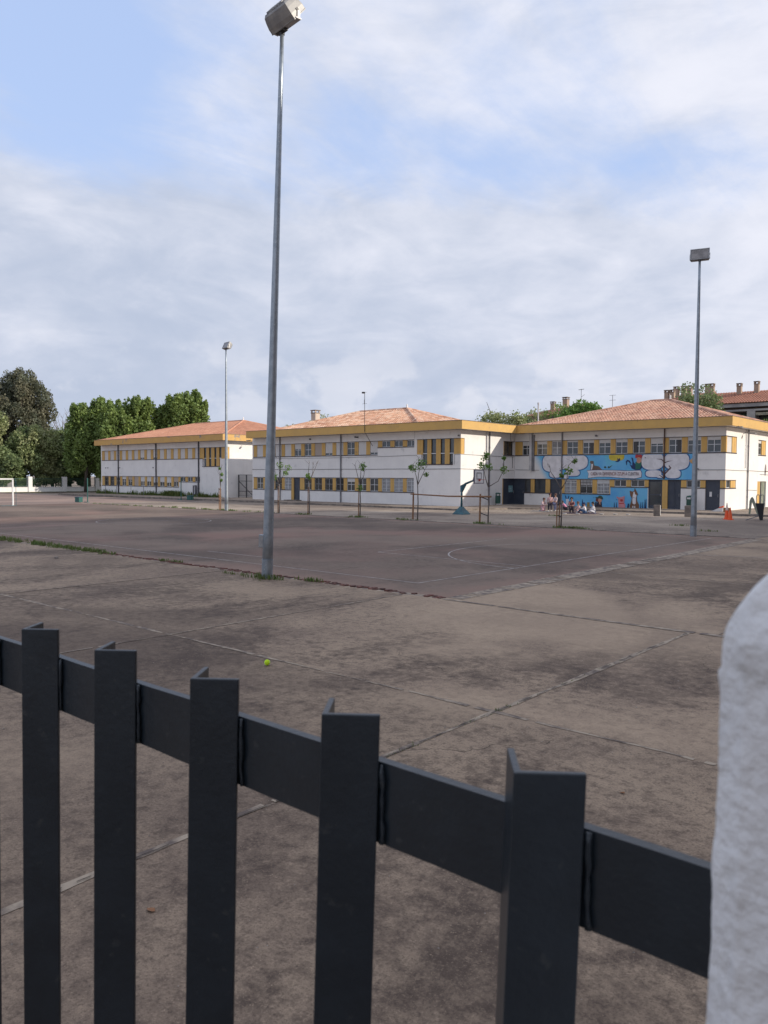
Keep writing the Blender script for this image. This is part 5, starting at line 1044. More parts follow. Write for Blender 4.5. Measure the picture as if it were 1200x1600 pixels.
def build_young_trees():
    B = lambda *p: list(p)
    young_tree('staked sapling almost hidden behind the large floodlight pole', -38.55, 33.9, 3.6, 1.9, [[(.25, .1, 2.4), (.55, .25, 3.0)], [(-.25, 0, 2.3), (-.4, 0, 2.7)], [(.05, 0, 2.7), (.1, 0, 3.2)]], [(.55, .3, 2.95, .3), (.1, 0, 3.1, .28), (-.45, 0, 2.35, .28), (.4, .2, 2.6, .2)], seed=2)
    young_tree('sapling with a bare forked crown in front of the dark blue door', -35.71, 33.9, 3.6, 2.0, [[(-.12, 0, 2.4), (-.02, 0, 3.1), (0, 0, 3.25)], [(.18, .1, 2.5), (.38, .2, 3.0), (.5, .25, 3.35)], [(.2, .1, 2.6), (.24, .1, 3.3)]], [(-.15, 0, 2.45, .16), (.02, 0, 2.3, .10)], seed=3)
    young_tree('sapling in front of the middle downpipe with leaves at its tip', -31.4, 33.95, 3.6, 1.9, [[(-.15, 0, 2.3), (-.36, 0, 2.9), (-.42, 0, 3.1)], [(.05, 0, 2.6), (.06, 0, 3.2)], [(.22, .1, 2.5), (.25, .1, 3.2)]], [(.15, .05, 3.05, .24), (.0, 0, 1.75, .2), (.22, 0, 2.85, .12)], seed=4)
    young_tree('leafy sapling beside the wooden rail in front of the tall stepped window', -27.55, 34.6, 3.8, 1.95, [[(-.1, 0, 2.4), (-.3, 0, 2.9), (-.45, -.1, 3.1)], [(.05, 0, 2.6), (.2, .1, 3.3)], [(.3, .1, 2.6), (.45, .2, 3.0)]], [(-.35, 0, 2.9, .26), (.05, 0, 3.1, .34), (.28, .1, 3.15, .28), (-.55, 0, 2.95, .16), (.45, .2, 2.55, .14)], stakes=(), seed=5, strap=False)
    young_tree('tall leafy sapling at the right hand end of the wooden rail', -22.6, 34.3, 3.9, 1.9, [[(-.2, 0, 2.4), (-.35, 0, 3.1), (-.3, 0, 3.6)], [(.0, 0, 2.7), (.05, 0, 3.5)], [(.4, .3, 2.2), (.62, .4, 2.7), (.65, .45, 3.55)]], [(-.4, 0, 3.0, .26), (-.2, 0, 3.4, .24), (.05, 0, 2.95, .2), (.65, .45, 2.8, .22), (.65, .45, 3.4, .1), (-.1, 0, 3.6, .15)], stakes=(), seed=6, strap=False)
    young_tree('sparse sapling on two stakes in front of the blue mural', -18.05, 33.7, 3.8, 1.85, [[(-.3, 0, 2.3), (-.55, -.1, 2.7), (-.6, -.1, 3.0)], [(.02, 0, 2.6), (.0, 0, 3.1)], [(.22, .1, 2.3), (.3, .1, 3.0), (.55, .25, 3.3)]], [(.3, .1, 2.7, .22), (.55, .25, 3.2, .13), (-.02, 0, 2.5, .12)], stakes=((-.13, .05), (-.16, -.12)), sh=1.25, seed=7)
    # far row, thin bamboo stakes beside the far floodlight pole
    young_tree('slender sapling beside the furthest floodlight pole', -44.35, 33.6, 3.3, 1.7, [[(.0, 0, 2.4), (.12, 0, 3.1)], [(-.1, 0, 2.2), (-.12, 0, 2.6)]], [(.15, 0, 2.5, .12), (.1, 0, 2.1, .1), (-.1, 0, 2.9, .1)], stakes=((-.16, 0), (.1, -.1)), sh=1.55, seed=8)
    t = thing('stake_rail', 'long wooden rail on two stakes joining two saplings by the basketball hoop', 'rail', (-25.2, 34.35, 0))
    b = MB(); b.tube([(-2.62, .16, -.05), (-2.60, .17, 1.52)], [.05, .045], 8); b.build('stake', 'wood', t); b = MB(); b.tube([(2.10, -.08, -.05), (2.12, -.08, 1.52)], [.052, .045], 8); b.build('stake', 'wood', t)
    b = MB(); b.tube([(-2.75, .10, 1.43), (0, .0, 1.36), (2.85, -.15, 1.40)], [.035, .04, .045], 8); b.build('rail', 'wood', t)
    b = MB(); 
    for z in (1.3, .45): b.tube([(2.12, -.05, z+.08), (2.55, -.02, z-.06), (2.62, -.02, z-.1)], .03, 6)
    b.build('strap', 'cable', t)
# ================================================================ court furniture
def build_props():
    # basketball hoop
    t = thing('basketball_hoop', 'blue green cantilever basketball hoop with small white backboard', 'basketball hoop', (-29.26, 41.3, 0))
    b = MB(); b.tube([(0, 0, .35), (0, 0, 1.78)], .07, 10); b.build('post', 'teal', t, smooth=True)
    b = MB(); rows = []
    for r, z in ((.42, 0), (.40, .06), (.14, .42), (.10, .50)): rows.append([b.pt((sx*r, sy*r, z)) for sx, sy in ((-1, -1), (1, -1), (1, 1), (-1, 1))])
    for p, q in zip(rows, rows[1:]):
        for k in range(4): b.f.append([p[k], p[(k+1) % 4], q[(k+1) % 4], q[k]]); b.m.append(0)
    b.build('base', 'teal', t)
    b = MB(); b.tube([(0, 0, 1.66), (.3, 0, 1.98), (1.27, 0, 2.32)], [.085, .075, .055], 10); b.prism([(-.07, 1.45), (.07, 1.45), (.34, 1.90), (.30, 2.02), (-.07, 1.86)], -.05, .05, ax='xz'); b.build('arm', 'teal', t)
    b = MB(); b.tube([(.85, 0, 2.2), (1.25, -.25, 2.95)], .016, 5); b.tube([(.85, 0, 2.2), (1.25, .25, 2.95)], .016, 5); b.build('brace', 'pipe', t)
    hb = MB(); hb.box((1.30, -.50, 2.03), (1.335, .50, 2.86)); bd = hb.build('backboard', 'white', t)
    b = MB()
    for q in (((1.27, -.53, 2.0), (1.345, -.48, 2.89)), ((1.27, .48, 2.0), (1.345, .53, 2.89)), ((1.27, -.48, 2.0), (1.345, .48, 2.05)), ((1.27, -.48, 2.84), (1.345, .48, 2.89))): b.box(*q)
    for q in (((1.336, -.27, 2.27), (1.345, -.22, 2.70)), ((1.336, .22, 2.27), (1.345, .27, 2.70)), ((1.336, -.22, 2.65), (1.345, .22, 2.70)), ((1.336, -.22, 2.27), (1.345, .22, 2.32))): b.box(*q)
    b.build('board_frame', M_('dark_board_line', (.09, .08, .11), .6), bd)
    b = MB(); b.tube([(1.36+.22+.22*math.cos(a), .22*math.sin(a), 2.25) for a in np.linspace(0, 2*math.pi, 21)], .012, 5, cap=False); b.box((1.34, -.05, 2.16), (1.42, .05, 2.27)); b.build('rim', M_('red_rim', (.5, .09, .06), .5), bd)
    # handball goal
    t = thing('goal', 'white handball goal standing on the far pink court', 'goal', (-61.6, 26.8, 0))
    b = MB(); b.box((-.05, -.05, 0), (.05, .05, 2.12)); b.box((-.05, -3.15, 0), (.05, -3.05, 2.12)); b.build('post', 'white', t); b = MB(); b.box((-.05, -3.05, 2.02), (.05, -.05, 2.12)); b.build('crossbar', 'white', t)
    b = MB()
    for y in (0, -3.1): b.tube([(0, y, 2.08), (.55, y, 2.02), (.55, y, .02), (0, y, .02)], .018, 6)
    b.tube([(.55, 0, .02), (.55, -3.1, .02)], .018, 6); b.build('rear_frame', 'teal', t)
    # volleyball posts with ballast boxes
    for (px, py, bx, by, lb, lb2) in ((-64.8, 34.68, -65.25, 34.1, 'green volleyball post on the pink court nearer the goal', 'green ballast box at the foot of the volleyball post near the goal'), (-65.6, 44.9, -64.5, 45.2, 'green volleyball post standing close to the far school wing', 'small green ballast box in front of the far school wing')):
        t = thing('volleyball_post', lb, 'post', (px, py, 0), 0, 'green volleyball posts'); b = MB(); b.tube([(0, 0, 0), (0, 0, 2.15)], .045, 8); b.build('post', 'green', t); b = MB(); b.box((-.5, -.1, 0), (.12, .1, .05)); b.build('foot', 'green', t)
        t = thing('ballast_box', lb2, 'box', (bx, by, 0), .3, 'green ballast boxes'); b = MB(); b.box((-.24, -.22, .03), (.24, .22, .46)); b.build('box', 'green', t, bevel=.02); b = MB(); b.box((-.26, -.24, .43), (.26, .24, .48)); b.build('lid', 'teal', t)
    # slim posts in front of the far wing
    for i, (x, h, lb) in enumerate([(-89.2, 1.25, 'thin grey post in the weeds, first from the far end of the school wing'), (-86.6, 1.2, 'thin dark post beside the first black downpipe'), (-83.4, 1.3, 'thin grey post under the tan shutter'), (-80.7, 1.2, 'crooked thin post before the second black downpipe'), (-70.2, 2.1, 'leaning rusty post by the blank wall next to the gate')]):
        t = thing('thin_post', lb, 'post', (x, 50.1, .1), 0, 'thin posts along the far school wing'); b = MB(); b.tube([(0, 0, 0), (.02, 0, h*.5), (.05 if i > 2 else 0, 0, h)], .03, 6); b.build('post', 'pipe', t); b = MB(); b.tube([(.05 if i > 2 else 0, 0, h), (.05 if i > 2 else 0, 0, h+.04)], .04, 6); b.build('post_cap', 'darkframe', t)
    t = thing('meter_cabinet', 'small grey metal frame cabinet at the foot of the third black downpipe', 'cabinet', (-71.5, 50.7, .1)); b = MB()
    for q in (((-.22, -.12, .25), (-.15, .12, 1.25)), ((.15, -.12, .25), (.22, .12, 1.25)), ((-.22, -.12, 1.18), (.22, .12, 1.25)), ((-.22, -.12, .25), (.22, .12, .32)), ((-.03, -.1, 0), (.03, .1, .25))): b.box(*q)
    b.build('frame', 'pipe', t); b = MB(); b.box((-.15, .0, .32), (.15, .03, 1.18)); b.build('panel', 'white', t)
    # gate between the two wings
    t = thing('metal_gate', 'tall dark barred gate closing the gap between two school wings', 'gate', (-66.3, 52.6, .1)); W = 5.6
    for x in (0, 1.3, 2.55, 3.8, W): b = MB(); b.box((x-.045, -.045, 0), (x+.045, .045, 2.45)); b.build('gate_post', 'darkframe', t)
    b = MB()
    for z in (.15, .65, 1.75, 2.40): b.box((0, -.03, z), (W, .03, z+.05))
    b.build('crossbar', 'darkframe', t)
    for k in range(34):
        x = .16*(k+1); 
        if any(abs(x-q) < .06 for q in (1.3, 2.55, 3.8)) or x > W-.05: continue
        b = MB(); b.box((x-.012, -.012, .15), (x+.012, .012, 2.42)); b.build('bar', 'darkframe', t)
    b = MB(); b.tube([(.1, -.04, 1.75), (2.5, -.04, .2)], .035, 6); b.build('brace', 'darkframe', t)
    # perimeter wall with pillars and railing
    t = thing('perimeter_wall', 'low white boundary wall in front of the trees', 'wall', (-109.2, 50, 0)); b = MB(); b.box((-.14, -60, 0), (.14, 45, .66)); b.build('wall_base', 'wall', t); b = MB(); b.box((-.18, -60, .66), (.18, 45, .71)); b.build('coping', 'wall', t)
    for i in range(-3, 8):
        y = 49.0-50+5.05*i+.85; b = MB(); b.box((-.28, y-.28, 0), (.28, y+.28, 2.15)); b.build('wall_pillar', 'wall', t)
    t = thing('railing', 'dark green upright bar railing on top of the low white wall', 'railing', (-109.2, 50, 0)); b = MB()
    b.box((-.02, -20, .85), (.02, 40, .89)); b.box((-.02, -20, 1.85), (.02, 40, 1.89)); b.build('rail', 'bingreen', t)
    for k in range(150):
        b = None; y = -12+.16*k
        if k == 0: b = MB(); b.box((-.012, -.012, .71), (.012, .012, 1.95)); o0 = b.build('bar', 'bingreen', t); o0.location = (0, y, 0)
        else: o = o0.copy(); COL.objects.link(o); o.location = (0, y, 0)
    # litter bins, drums, concrete blocks, cones, boards
    def bin_(label, x, y, z, rz, stand=True):
        t = thing('litter_bin', label, 'litter bin', (x, y, z), rz, 'green litter bins'); b = MB(); rows = []
        for r, h in ((.20, .15), (.21, .2), (.25, .75), (.26, .8)): rows.append([b.pt((r*math.cos(a), r*.8*math.sin(a), h)) for a in np.linspace(0, 6.28, 17)[:-1]])
        for p, q in zip(rows, rows[1:]):
            for k in range(16): b.f.append([p[k], p[(k+1) % 16], q[(k+1) % 16], q[k]]); b.m.append(0)
        b.f.append(rows[0][::-1]); b.m.append(0)
        for k in range(0, 16, 2): a = k/16*6.28; b.box((.235*math.cos(a)-.012, .19*math.sin(a)-.012, .2), (.235*math.cos(a)+.012, .19*math.sin(a)+.012, .74))
        b.build('bin_body', 'bingreen', t)
        b = MB(); rows = []
        for r, h in ((.265, .93), (.26, .97), (.2, 1.04), (.05, 1.07)): rows.append([b.pt((r*math.cos(a), r*.8*math.sin(a), h)) for a in np.linspace(0, 6.28, 17)[:-1]])
        for p, q in zip(rows, rows[1:]):
            for k in range(16): b.f.append([p[k], p[(k+1) % 16], q[(k+1) % 16], q[k]]); b.m.append(0)
        for a in (0, 3.14): b.box((.24*math.cos(a)-.02, -.03, .76), (.24*math.cos(a)+.02, .03, .95))
        b.build('bin_lid', 'bingreen', t)
        if stand: b = MB(); b.tube([(0, .2, -.0), (0, .2, .9)], .03, 8); b.build('stand', 'pipe', t)
    bin_('green litter bin against the sunlit wall beside the entrance', -34.9, 54.4, .1, math.pi/2); bin_('dark green litter bin behind the grey concrete block near the doors', -20.25, 57.0, .1, 0)
    for x, y, rz, lb in ((-19.45, 48.95, .3, 'upright concrete block with one white side in front of the brown post'), (-17.65, 49.4, .3, 'brownish concrete block in front of the green litter bin')):
        t = thing('concrete_block', lb, 'concrete block', (x, y, 0), rz, 'concrete blocks by the kerb'); b = MB(); b.box((-.20, -.17, .0), (.20, .17, .70)); b.build('block', 'kerb', t, bevel=.02); b = MB(); b.box((.201, -.15, .04), (.206, .15, .68)); b.build('painted_side', 'white', t)
    for i, (x, y, lb) in enumerate(((-14.85, 47.9, 'taller orange traffic cone with white tip by the corner'), (-14.55, 47.55, 'orange traffic cone standing nearer the yard'))):
        t = thing('traffic_cone', lb, 'traffic cone', (x, y, 0), i*.6, 'orange traffic cones'); b = MB()
        h = (.98, .72)[i]; b.tube([(0, 0, .03), (0, 0, h*.55)], [.14, .08], 16); b.build('cone', 'orange', t); b = MB(); b.tube([(0, 0, h*.55), (0, 0, h)], [.08, .02], 16); b.build('cone_tip', 'orange' if i else M_('pale_cone_tip', (.7, .55, .48), .5), t); b = MB(); b.box((-.18, -.18, 0), (.18, .18, .035)); b.build('cone_base', 'orange', t)
    t = thing('leaning_board', 'mossy grey arched board leaning against the corner of the mural block', 'board', (-15.2, 53.9, .1), .15); b = MB()
    P = [(-.14, 0), (-.13, .85), (-.06, 1.08), (.04, 1.14), (.13, 1.02), (.26, .62), (.58, .0), (.36, 0), (.12, .55), (.02, .80), (-.03, .0)]; b.prism(P, -.04, .04); o = b.build('board', 'board', t); o.rotation_euler = (-.2, 0, 0)
    t = thing('tub_trolley', 'black tapered tub with hooped handles and a thin spread foot', 'trolley', (-13.15, 47.9, 0), .2); b = MB(); rows = []
    for (x0, x1, w, z) in ((.12, .28, .10, .03), (.02, .30, .14, .45), (-.10, .33, .2, .95), (-.12, .35, .21, 1.0)): rows.append([b.pt(p) for p in ((x0, -w, z), (x1, -w, z), (x1, w, z), (x0, w, z))])
    for p, q in zip(rows, rows[1:]):
        for k in range(4): b.f.append([p[k], p[(k+1) % 4], q[(k+1) % 4], q[k]]); b.m.append(0)
    b.f.append(rows[-1]); b.m.append(0); b.build('tub', 'black', t)
    b = MB()
    for x in (-.10, .12): b.tube([(x, .15, .95), (x, .15, 1.38), (x+.04, .15, 1.48), (x+.13, .15, 1.48), (x+.17, .15, 1.38), (x+.17, .15, .95)], .022, 6)
    b.build('handle', 'pipe', t); b = MB(); b.tube([(.15, 0, .3), (-.6, -.1, .02)], .022, 6); b.tube([(.15, 0, .35), (-.5, .3, .35), (.15, 0, .3)], .018, 5); b.build('leg', 'pipe', t)
    t = thing('carton', 'small open cardboard carton on the pavement beside the end door', 'carton', (-17.2, 55.4, .115), .4); b = MB(); b.box((-.2, -.15, 0), (.2, .15, .3)); b.build('carton_box', 'cardboard', t)
    b = MB(); b.box((-.2, -.3, .28), (.2, -.155, .295)); b.build('flap', 'cardboard', t)
    t = thing('carton', 'crumpled pale carton and paper heap at the foot of the end door', 'carton', (-17.9, 56.3, .115), .1); b = MB(); b.prism([(-.6, 0), (.2, 0), (.2, .28), (-.1, .22)], -.15, .15); b.build('carton_box', 'white', t); b = MB(); b.prism([(-.1, .22), (.2, .28), (.22, .4), (0, .34)], -.12, .1); b.build('flap', 'orange', t)
    t = thing('barrier_tape', 'thin dark rope strung past the tub towards the side door', 'rope', (-12.6, 50, 0)); b = MB(); b.tube([(0, 0, .92), (1.5, 1, .88), (3.5, 2.4, .9)], .018, 5); b.build('rope', 'cable', t); b = MB(); b.tube([(3.5, 2.4, 0), (3.5, 2.4, .95)], .03, 6); b.build('post', 'pipe', t)
    # things lying on the ground
    me = bpy.data.meshes.new('tennis_ball'); import bmesh
    bm = bmesh.new(); bmesh.ops.create_uvsphere(bm, u_segments=32, v_segments=20, radius=.038); bm.to_mesh(me); bm.free(); me.polygons.foreach_set('use_smooth', [True]*len(me.polygons)); me.materials.append(M['ball'])
    o = bpy.data.objects.new('tennis_ball', me); COL.objects.link(o); o.location = (-7.53, 6.42, .038); o.rotation_euler = (.6, .4, .2); tag(o, 'bright yellow green tennis ball lying on the dark concrete', 'ball')
    b = MB(); r = .0385; P = []
    for a in np.linspace(0, 2*math.pi, 61): P.append(Vector((math.cos(a)+.35*math.cos(3*a)*0, math.sin(a), .55*math.sin(2*a))).normalized()*r)
    b.tube([tuple(p) for p in P], .0013, 4, cap=False); s = b.build('seam', 'ballseam', o)
    for i, (x, y, lb, m) in enumerate(((-3.72, 2.33, 'curled reddish dry leaf seen between the second and third pickets', 'dryleaf'), (-2.45, 5.6, 'tiny dry leaf on the concrete above the nearest picket', 'dryleaf'))):
        b = MB(); s = (.032, .022)[i]; b.poly([(-s, 0, .002), (-.2*s, -.55*s, .010), (.3*s, -.1*s, .004)]); b.poly([(.3*s, -.1*s, .004), (-.2*s, -.55*s, .010), (s, -.4*s, .012)]); b.poly([(-s, 0, .002), (.3*s, -.1*s, .004), (.5*s, .6*s, .012), (-.3*s, .55*s, .006)]); b.poly([(.3*s, -.1*s, .004), (s, -.4*s, .012), (1.1*s, .2*s, .006), (.5*s, .6*s, .012)])
        o = b.build('dry_leaf', m); o.location = (x, y, 0); tag(o, lb, 'leaf', 'dry leaves on the concrete')
    pm = M['white']
    for i, (x, y) in enumerate(((-24.7, 46.6), (-23.9, 46.9), (-22.7, 47.9), (-22.0, 48.4), (-21.3, 48.8))):
        b = MB(); b.tube([(0, 0, 0), (0, 0, .03), (0, 0, .06)], [.10, .13, .15], 12); o = b.build('paper_plate', pm); o.location = (x, y, 0); o.rotation_euler = (0, 0, i); tag(o, ['white plate on the ground nearest the seated children', 'second white plate from the seated children', 'white plate midway along the scattered row', 'fourth white plate below the painted girl', 'white plate furthest from the seated children'][i], 'plate', 'white plates scattered on the ground')
    b = MB(); b.box((-1.1, -.8, 0), (1.1, .8, .015)); o = b.build('blanket', M_('dark_red_blanket', (.12, .06, .07), .9, var=(.06, .06, .10), scale=3)); o.location = (-24.6, 48.6, 0); o.rotation_euler = (0, 0, .25); tag(o, 'dark reddish blanket under the seated children', 'blanket')
    b = MB(); b.box((-.75, -.5, 0), (.75, .5, .012)); o = b.build('blanket', M_('grey_mat', (.20, .20, .22), .9, var=(.14, .15, .17), scale=4)); o.location = (-28.1, 49.4, 0); o.rotation_euler = (0, 0, .2); tag(o, 'grey mat under the kneeling child in pink', 'blanket')
    o = MB(); o.box((-.12, -.02, 0), (.12, .02, .02)); 
    b = MB(); b.prism([(-.07, 0), (.07, 0), (.05, .05), (-.04, .06)], -.04, .04); o = b.build('rubble_stone', 'kerb'); o.location = (-21.7, 10.64, 0); tag(o, 'small pale stone lying in front of the grassy court edge', 'stone')
    # tall vent pipe on the roof
    b = MB(); b.tube([(0, 0, 6.4), (0, 0, 8.75)], .06, 8); b.tube([(0, 0, 8.7), (0, 0, 8.85)], .08, 8); o = b.build('vent_pipe', 'pipe_white'); o.location = (-34.2, 59.5, 0); tag(o, 'upright white vent pipe where the flat roof meets the mural block', 'pipe')
def build_far():
    # long apartment block beyond the mural block
    t = thing('apartment_building', 'long apartment block with brick red roof, chimneys and grey balconies beyond the mural block', 'building', (-27, 92, 0)); b = MB(); b.box((-13.5, .6, 0), (30, 12, 10.6)); b.build('wall', 'aptbrick', t)
    b = MB(); b.box((-13.8, -.6, 10.35), (30, 12.5, 10.75)); b.build('eaves', 'aptwall', t)
    b = MB(); b.poly([(-13.8, -.7, 10.76), (30, -.7, 10.76), (30, 5, 12.55), (-8, 5, 12.55)]); b.poly([(30, 12.6, 10.76), (-13.8, 12.6, 10.76), (-8, 5, 12.55), (30, 5, 12.55)]); b.poly([(-13.8, -.7, 10.76), (-8, 5, 12.55), (-13.8, 12.6, 10.76)])
    ro = b.build('roof', 'roofD', t); b = MB(); tiled_plane(b, (-13.8, -.7, 10.78), (30, -.7, 10.78), (30, 5, 12.57), (-8, 5, 12.57), .3, .6); o = b.build('roof_tile', 'roofD', ro); o['kind'] = 'stuff'
    for i, x in enumerate((-10.2, -9.5, -7.4, -5.3, -4.8, -1.7, .2)): chimney(ro, x, 4.0, 11.4, (13.3, 13.3, 13.6, 13.7, 13.7, 13.5, 13.6)[i], .5, 'tan')
    for z in (8.9, 6.0, 3.2):
        b = MB(); b.box((-3, -.9, z+.95), (30, .6, z+1.15)); b.build('balcony_slab', 'aptwall', t)
        for k in range(7):
            x = -3+3.6*k; b = MB(); b.box((x, -.9, z-1.8), (x+.85, .6, z+.95)); b.build('balcony_column', 'aptwall', t)
            b = MB(); b.box((x+.9, .52, z-1.6), (x+3.5, .6, z+.9)); w = b.build('window', 'darkframe', t); b = MB(); b.box((x+1.0, .50, z-1.2), (x+3.4, .519, z+.8)); b.build('pane', 'glass', w)
            b = MB(); b.box((x+.9, -.85, z+.45), (x+3.5, -.2, z+.75)); b.build('awning', M_('striped_awning', (.42, .36, .26), .8, var=(.18, .20, .16), scale=5), t) if k % 2 else None
    b = MB(); b.tube([(5.6, 4.8, 12.3), (5.6, 4.8, 13.6)], .03, 5); b.tube([(4.9, 4.8, 13.5), (6.6, 4.8, 13.75)], .025, 4); b.build('antenna', 'pipe', t)
    for o in t.children: pass
    t = thing('apartment_building', 'apartment house corner with low brick red roof just above the ridge of the mural block', 'building', (-40, 101, 0)); b = MB(); b.box((-7, 0, 0), (5, 9, 11.5)); b.build('wall', 'aptbrick', t)
    b = MB(); b.poly([(-7.6, -.6, 11.3), (5.3, -.6, 12.9), (5.3, 5, 13.9), (-2.0, 5, 13.2)]); b.poly([(-7.6, -.6, 11.3), (-2.0, 5, 13.2), (-7.6, 10, 11.3)]); b.poly([(5.3, -.6, 12.9), (5.3, 10, 12.0), (5.3, 5, 13.9)]); ro = b.build('roof', 'roofD', t)
    for x in (.9, 1.9): chimney(ro, x, 3.2, 13.0, 14.6, .6, 'tan')
    t = thing('apartment_building', 'house with brick red roof and two chimneys behind the fresh green tree', 'building', (-53, 96.5, 0)); t.location.z = -.15; b = MB(); b.box((-4.2, .4, 0), (4.2, 9, 11.2)); b.build('wall', 'aptbrick', t)
    b = MB(); b.poly([(-5.2, -.2, 11.2), (3.6, -.2, 11.2), (2.4, 4, 12.75), (-.6, 4, 12.65)]); b.poly([(-5.2, -.2, 11.2), (-.6, 4, 12.65), (-5.2, 8, 11.2)]); b.poly([(3.6, -.2, 11.2), (3.6, 8, 11.2), (2.4, 4, 12.75)]); ro = b.build('roof', 'roofD', t)
    chimney(ro, -1.6, 2.6, 11.6, 13.3, .55, 'tan'); chimney(ro, .4, 2.6, 11.6, 13.8, .7, 'tan'); chimney(ro, 2.0, 2.8, 11.6, 12.9, .45, 'tan')
    b = MB(); b.tube([(3.0, 2, 11.5), (3.0, 2, 14.7)], .03, 5); b.tube([(2.6, 2, 14.6), (3.4, 2, 14.65)], .04, 4); b.tube([(3.0, 2, 13.6), (3.5, 2, 13.9)], .025, 4); b.build('antenna', 'cable', ro)
    t = thing('roof_antenna', 'thin television antenna standing alone above the tiled ridge', 'antenna', (-46.1, 99.9, 0)); b = MB(); b.tube([(0, 0, 0), (0, 0, 13.6)], .035, 5); b.build('mast', 'pipe', t); b = MB()
    for z in (13.55, 12.9): b.tube([(-.45, 0, z), (.45, 0, z)], .028, 4)
    b.build('antenna', 'pipe', t)
    b = MB(); b.box((-52, 74, 0), (-45, 82, 6.9)); b.prism([(-53, 6.9), (-44, 6.9), (-46, 8.4), (-51, 8.4)], 73.5, 82.5)
    # added block outside the view to the right, there to shade the yard
    t = thing('apartment_building', 'tall pale block added out of view to shade the yard', 'building', (21, 20, 0)); b = MB(); b.box((0, -38, 0), (10, 46, 25)); b.build('wall', 'tan', t)
    b = MB(); b.prism([(-.6, 25), (10.6, 25), (5, 27.6)], -38.5, 46.5, ax='xz'); b.build('roof', 'roofD', t)
    for k in range(14):
        for z in (1.4, 4.6, 7.8, 11.0, 14.2, 17.4, 20.6):
            b = MB(); b.box((-.03, -28+5*k, z), (.02, -26.6+5*k, z+1.5)); w = b.build('window', 'frame', t); b = MB(); b.box((-.035, -27.9+5*k, z+.1), (-.031, -26.7+5*k, z+1.4)); b.build('pane', 'glass', w)
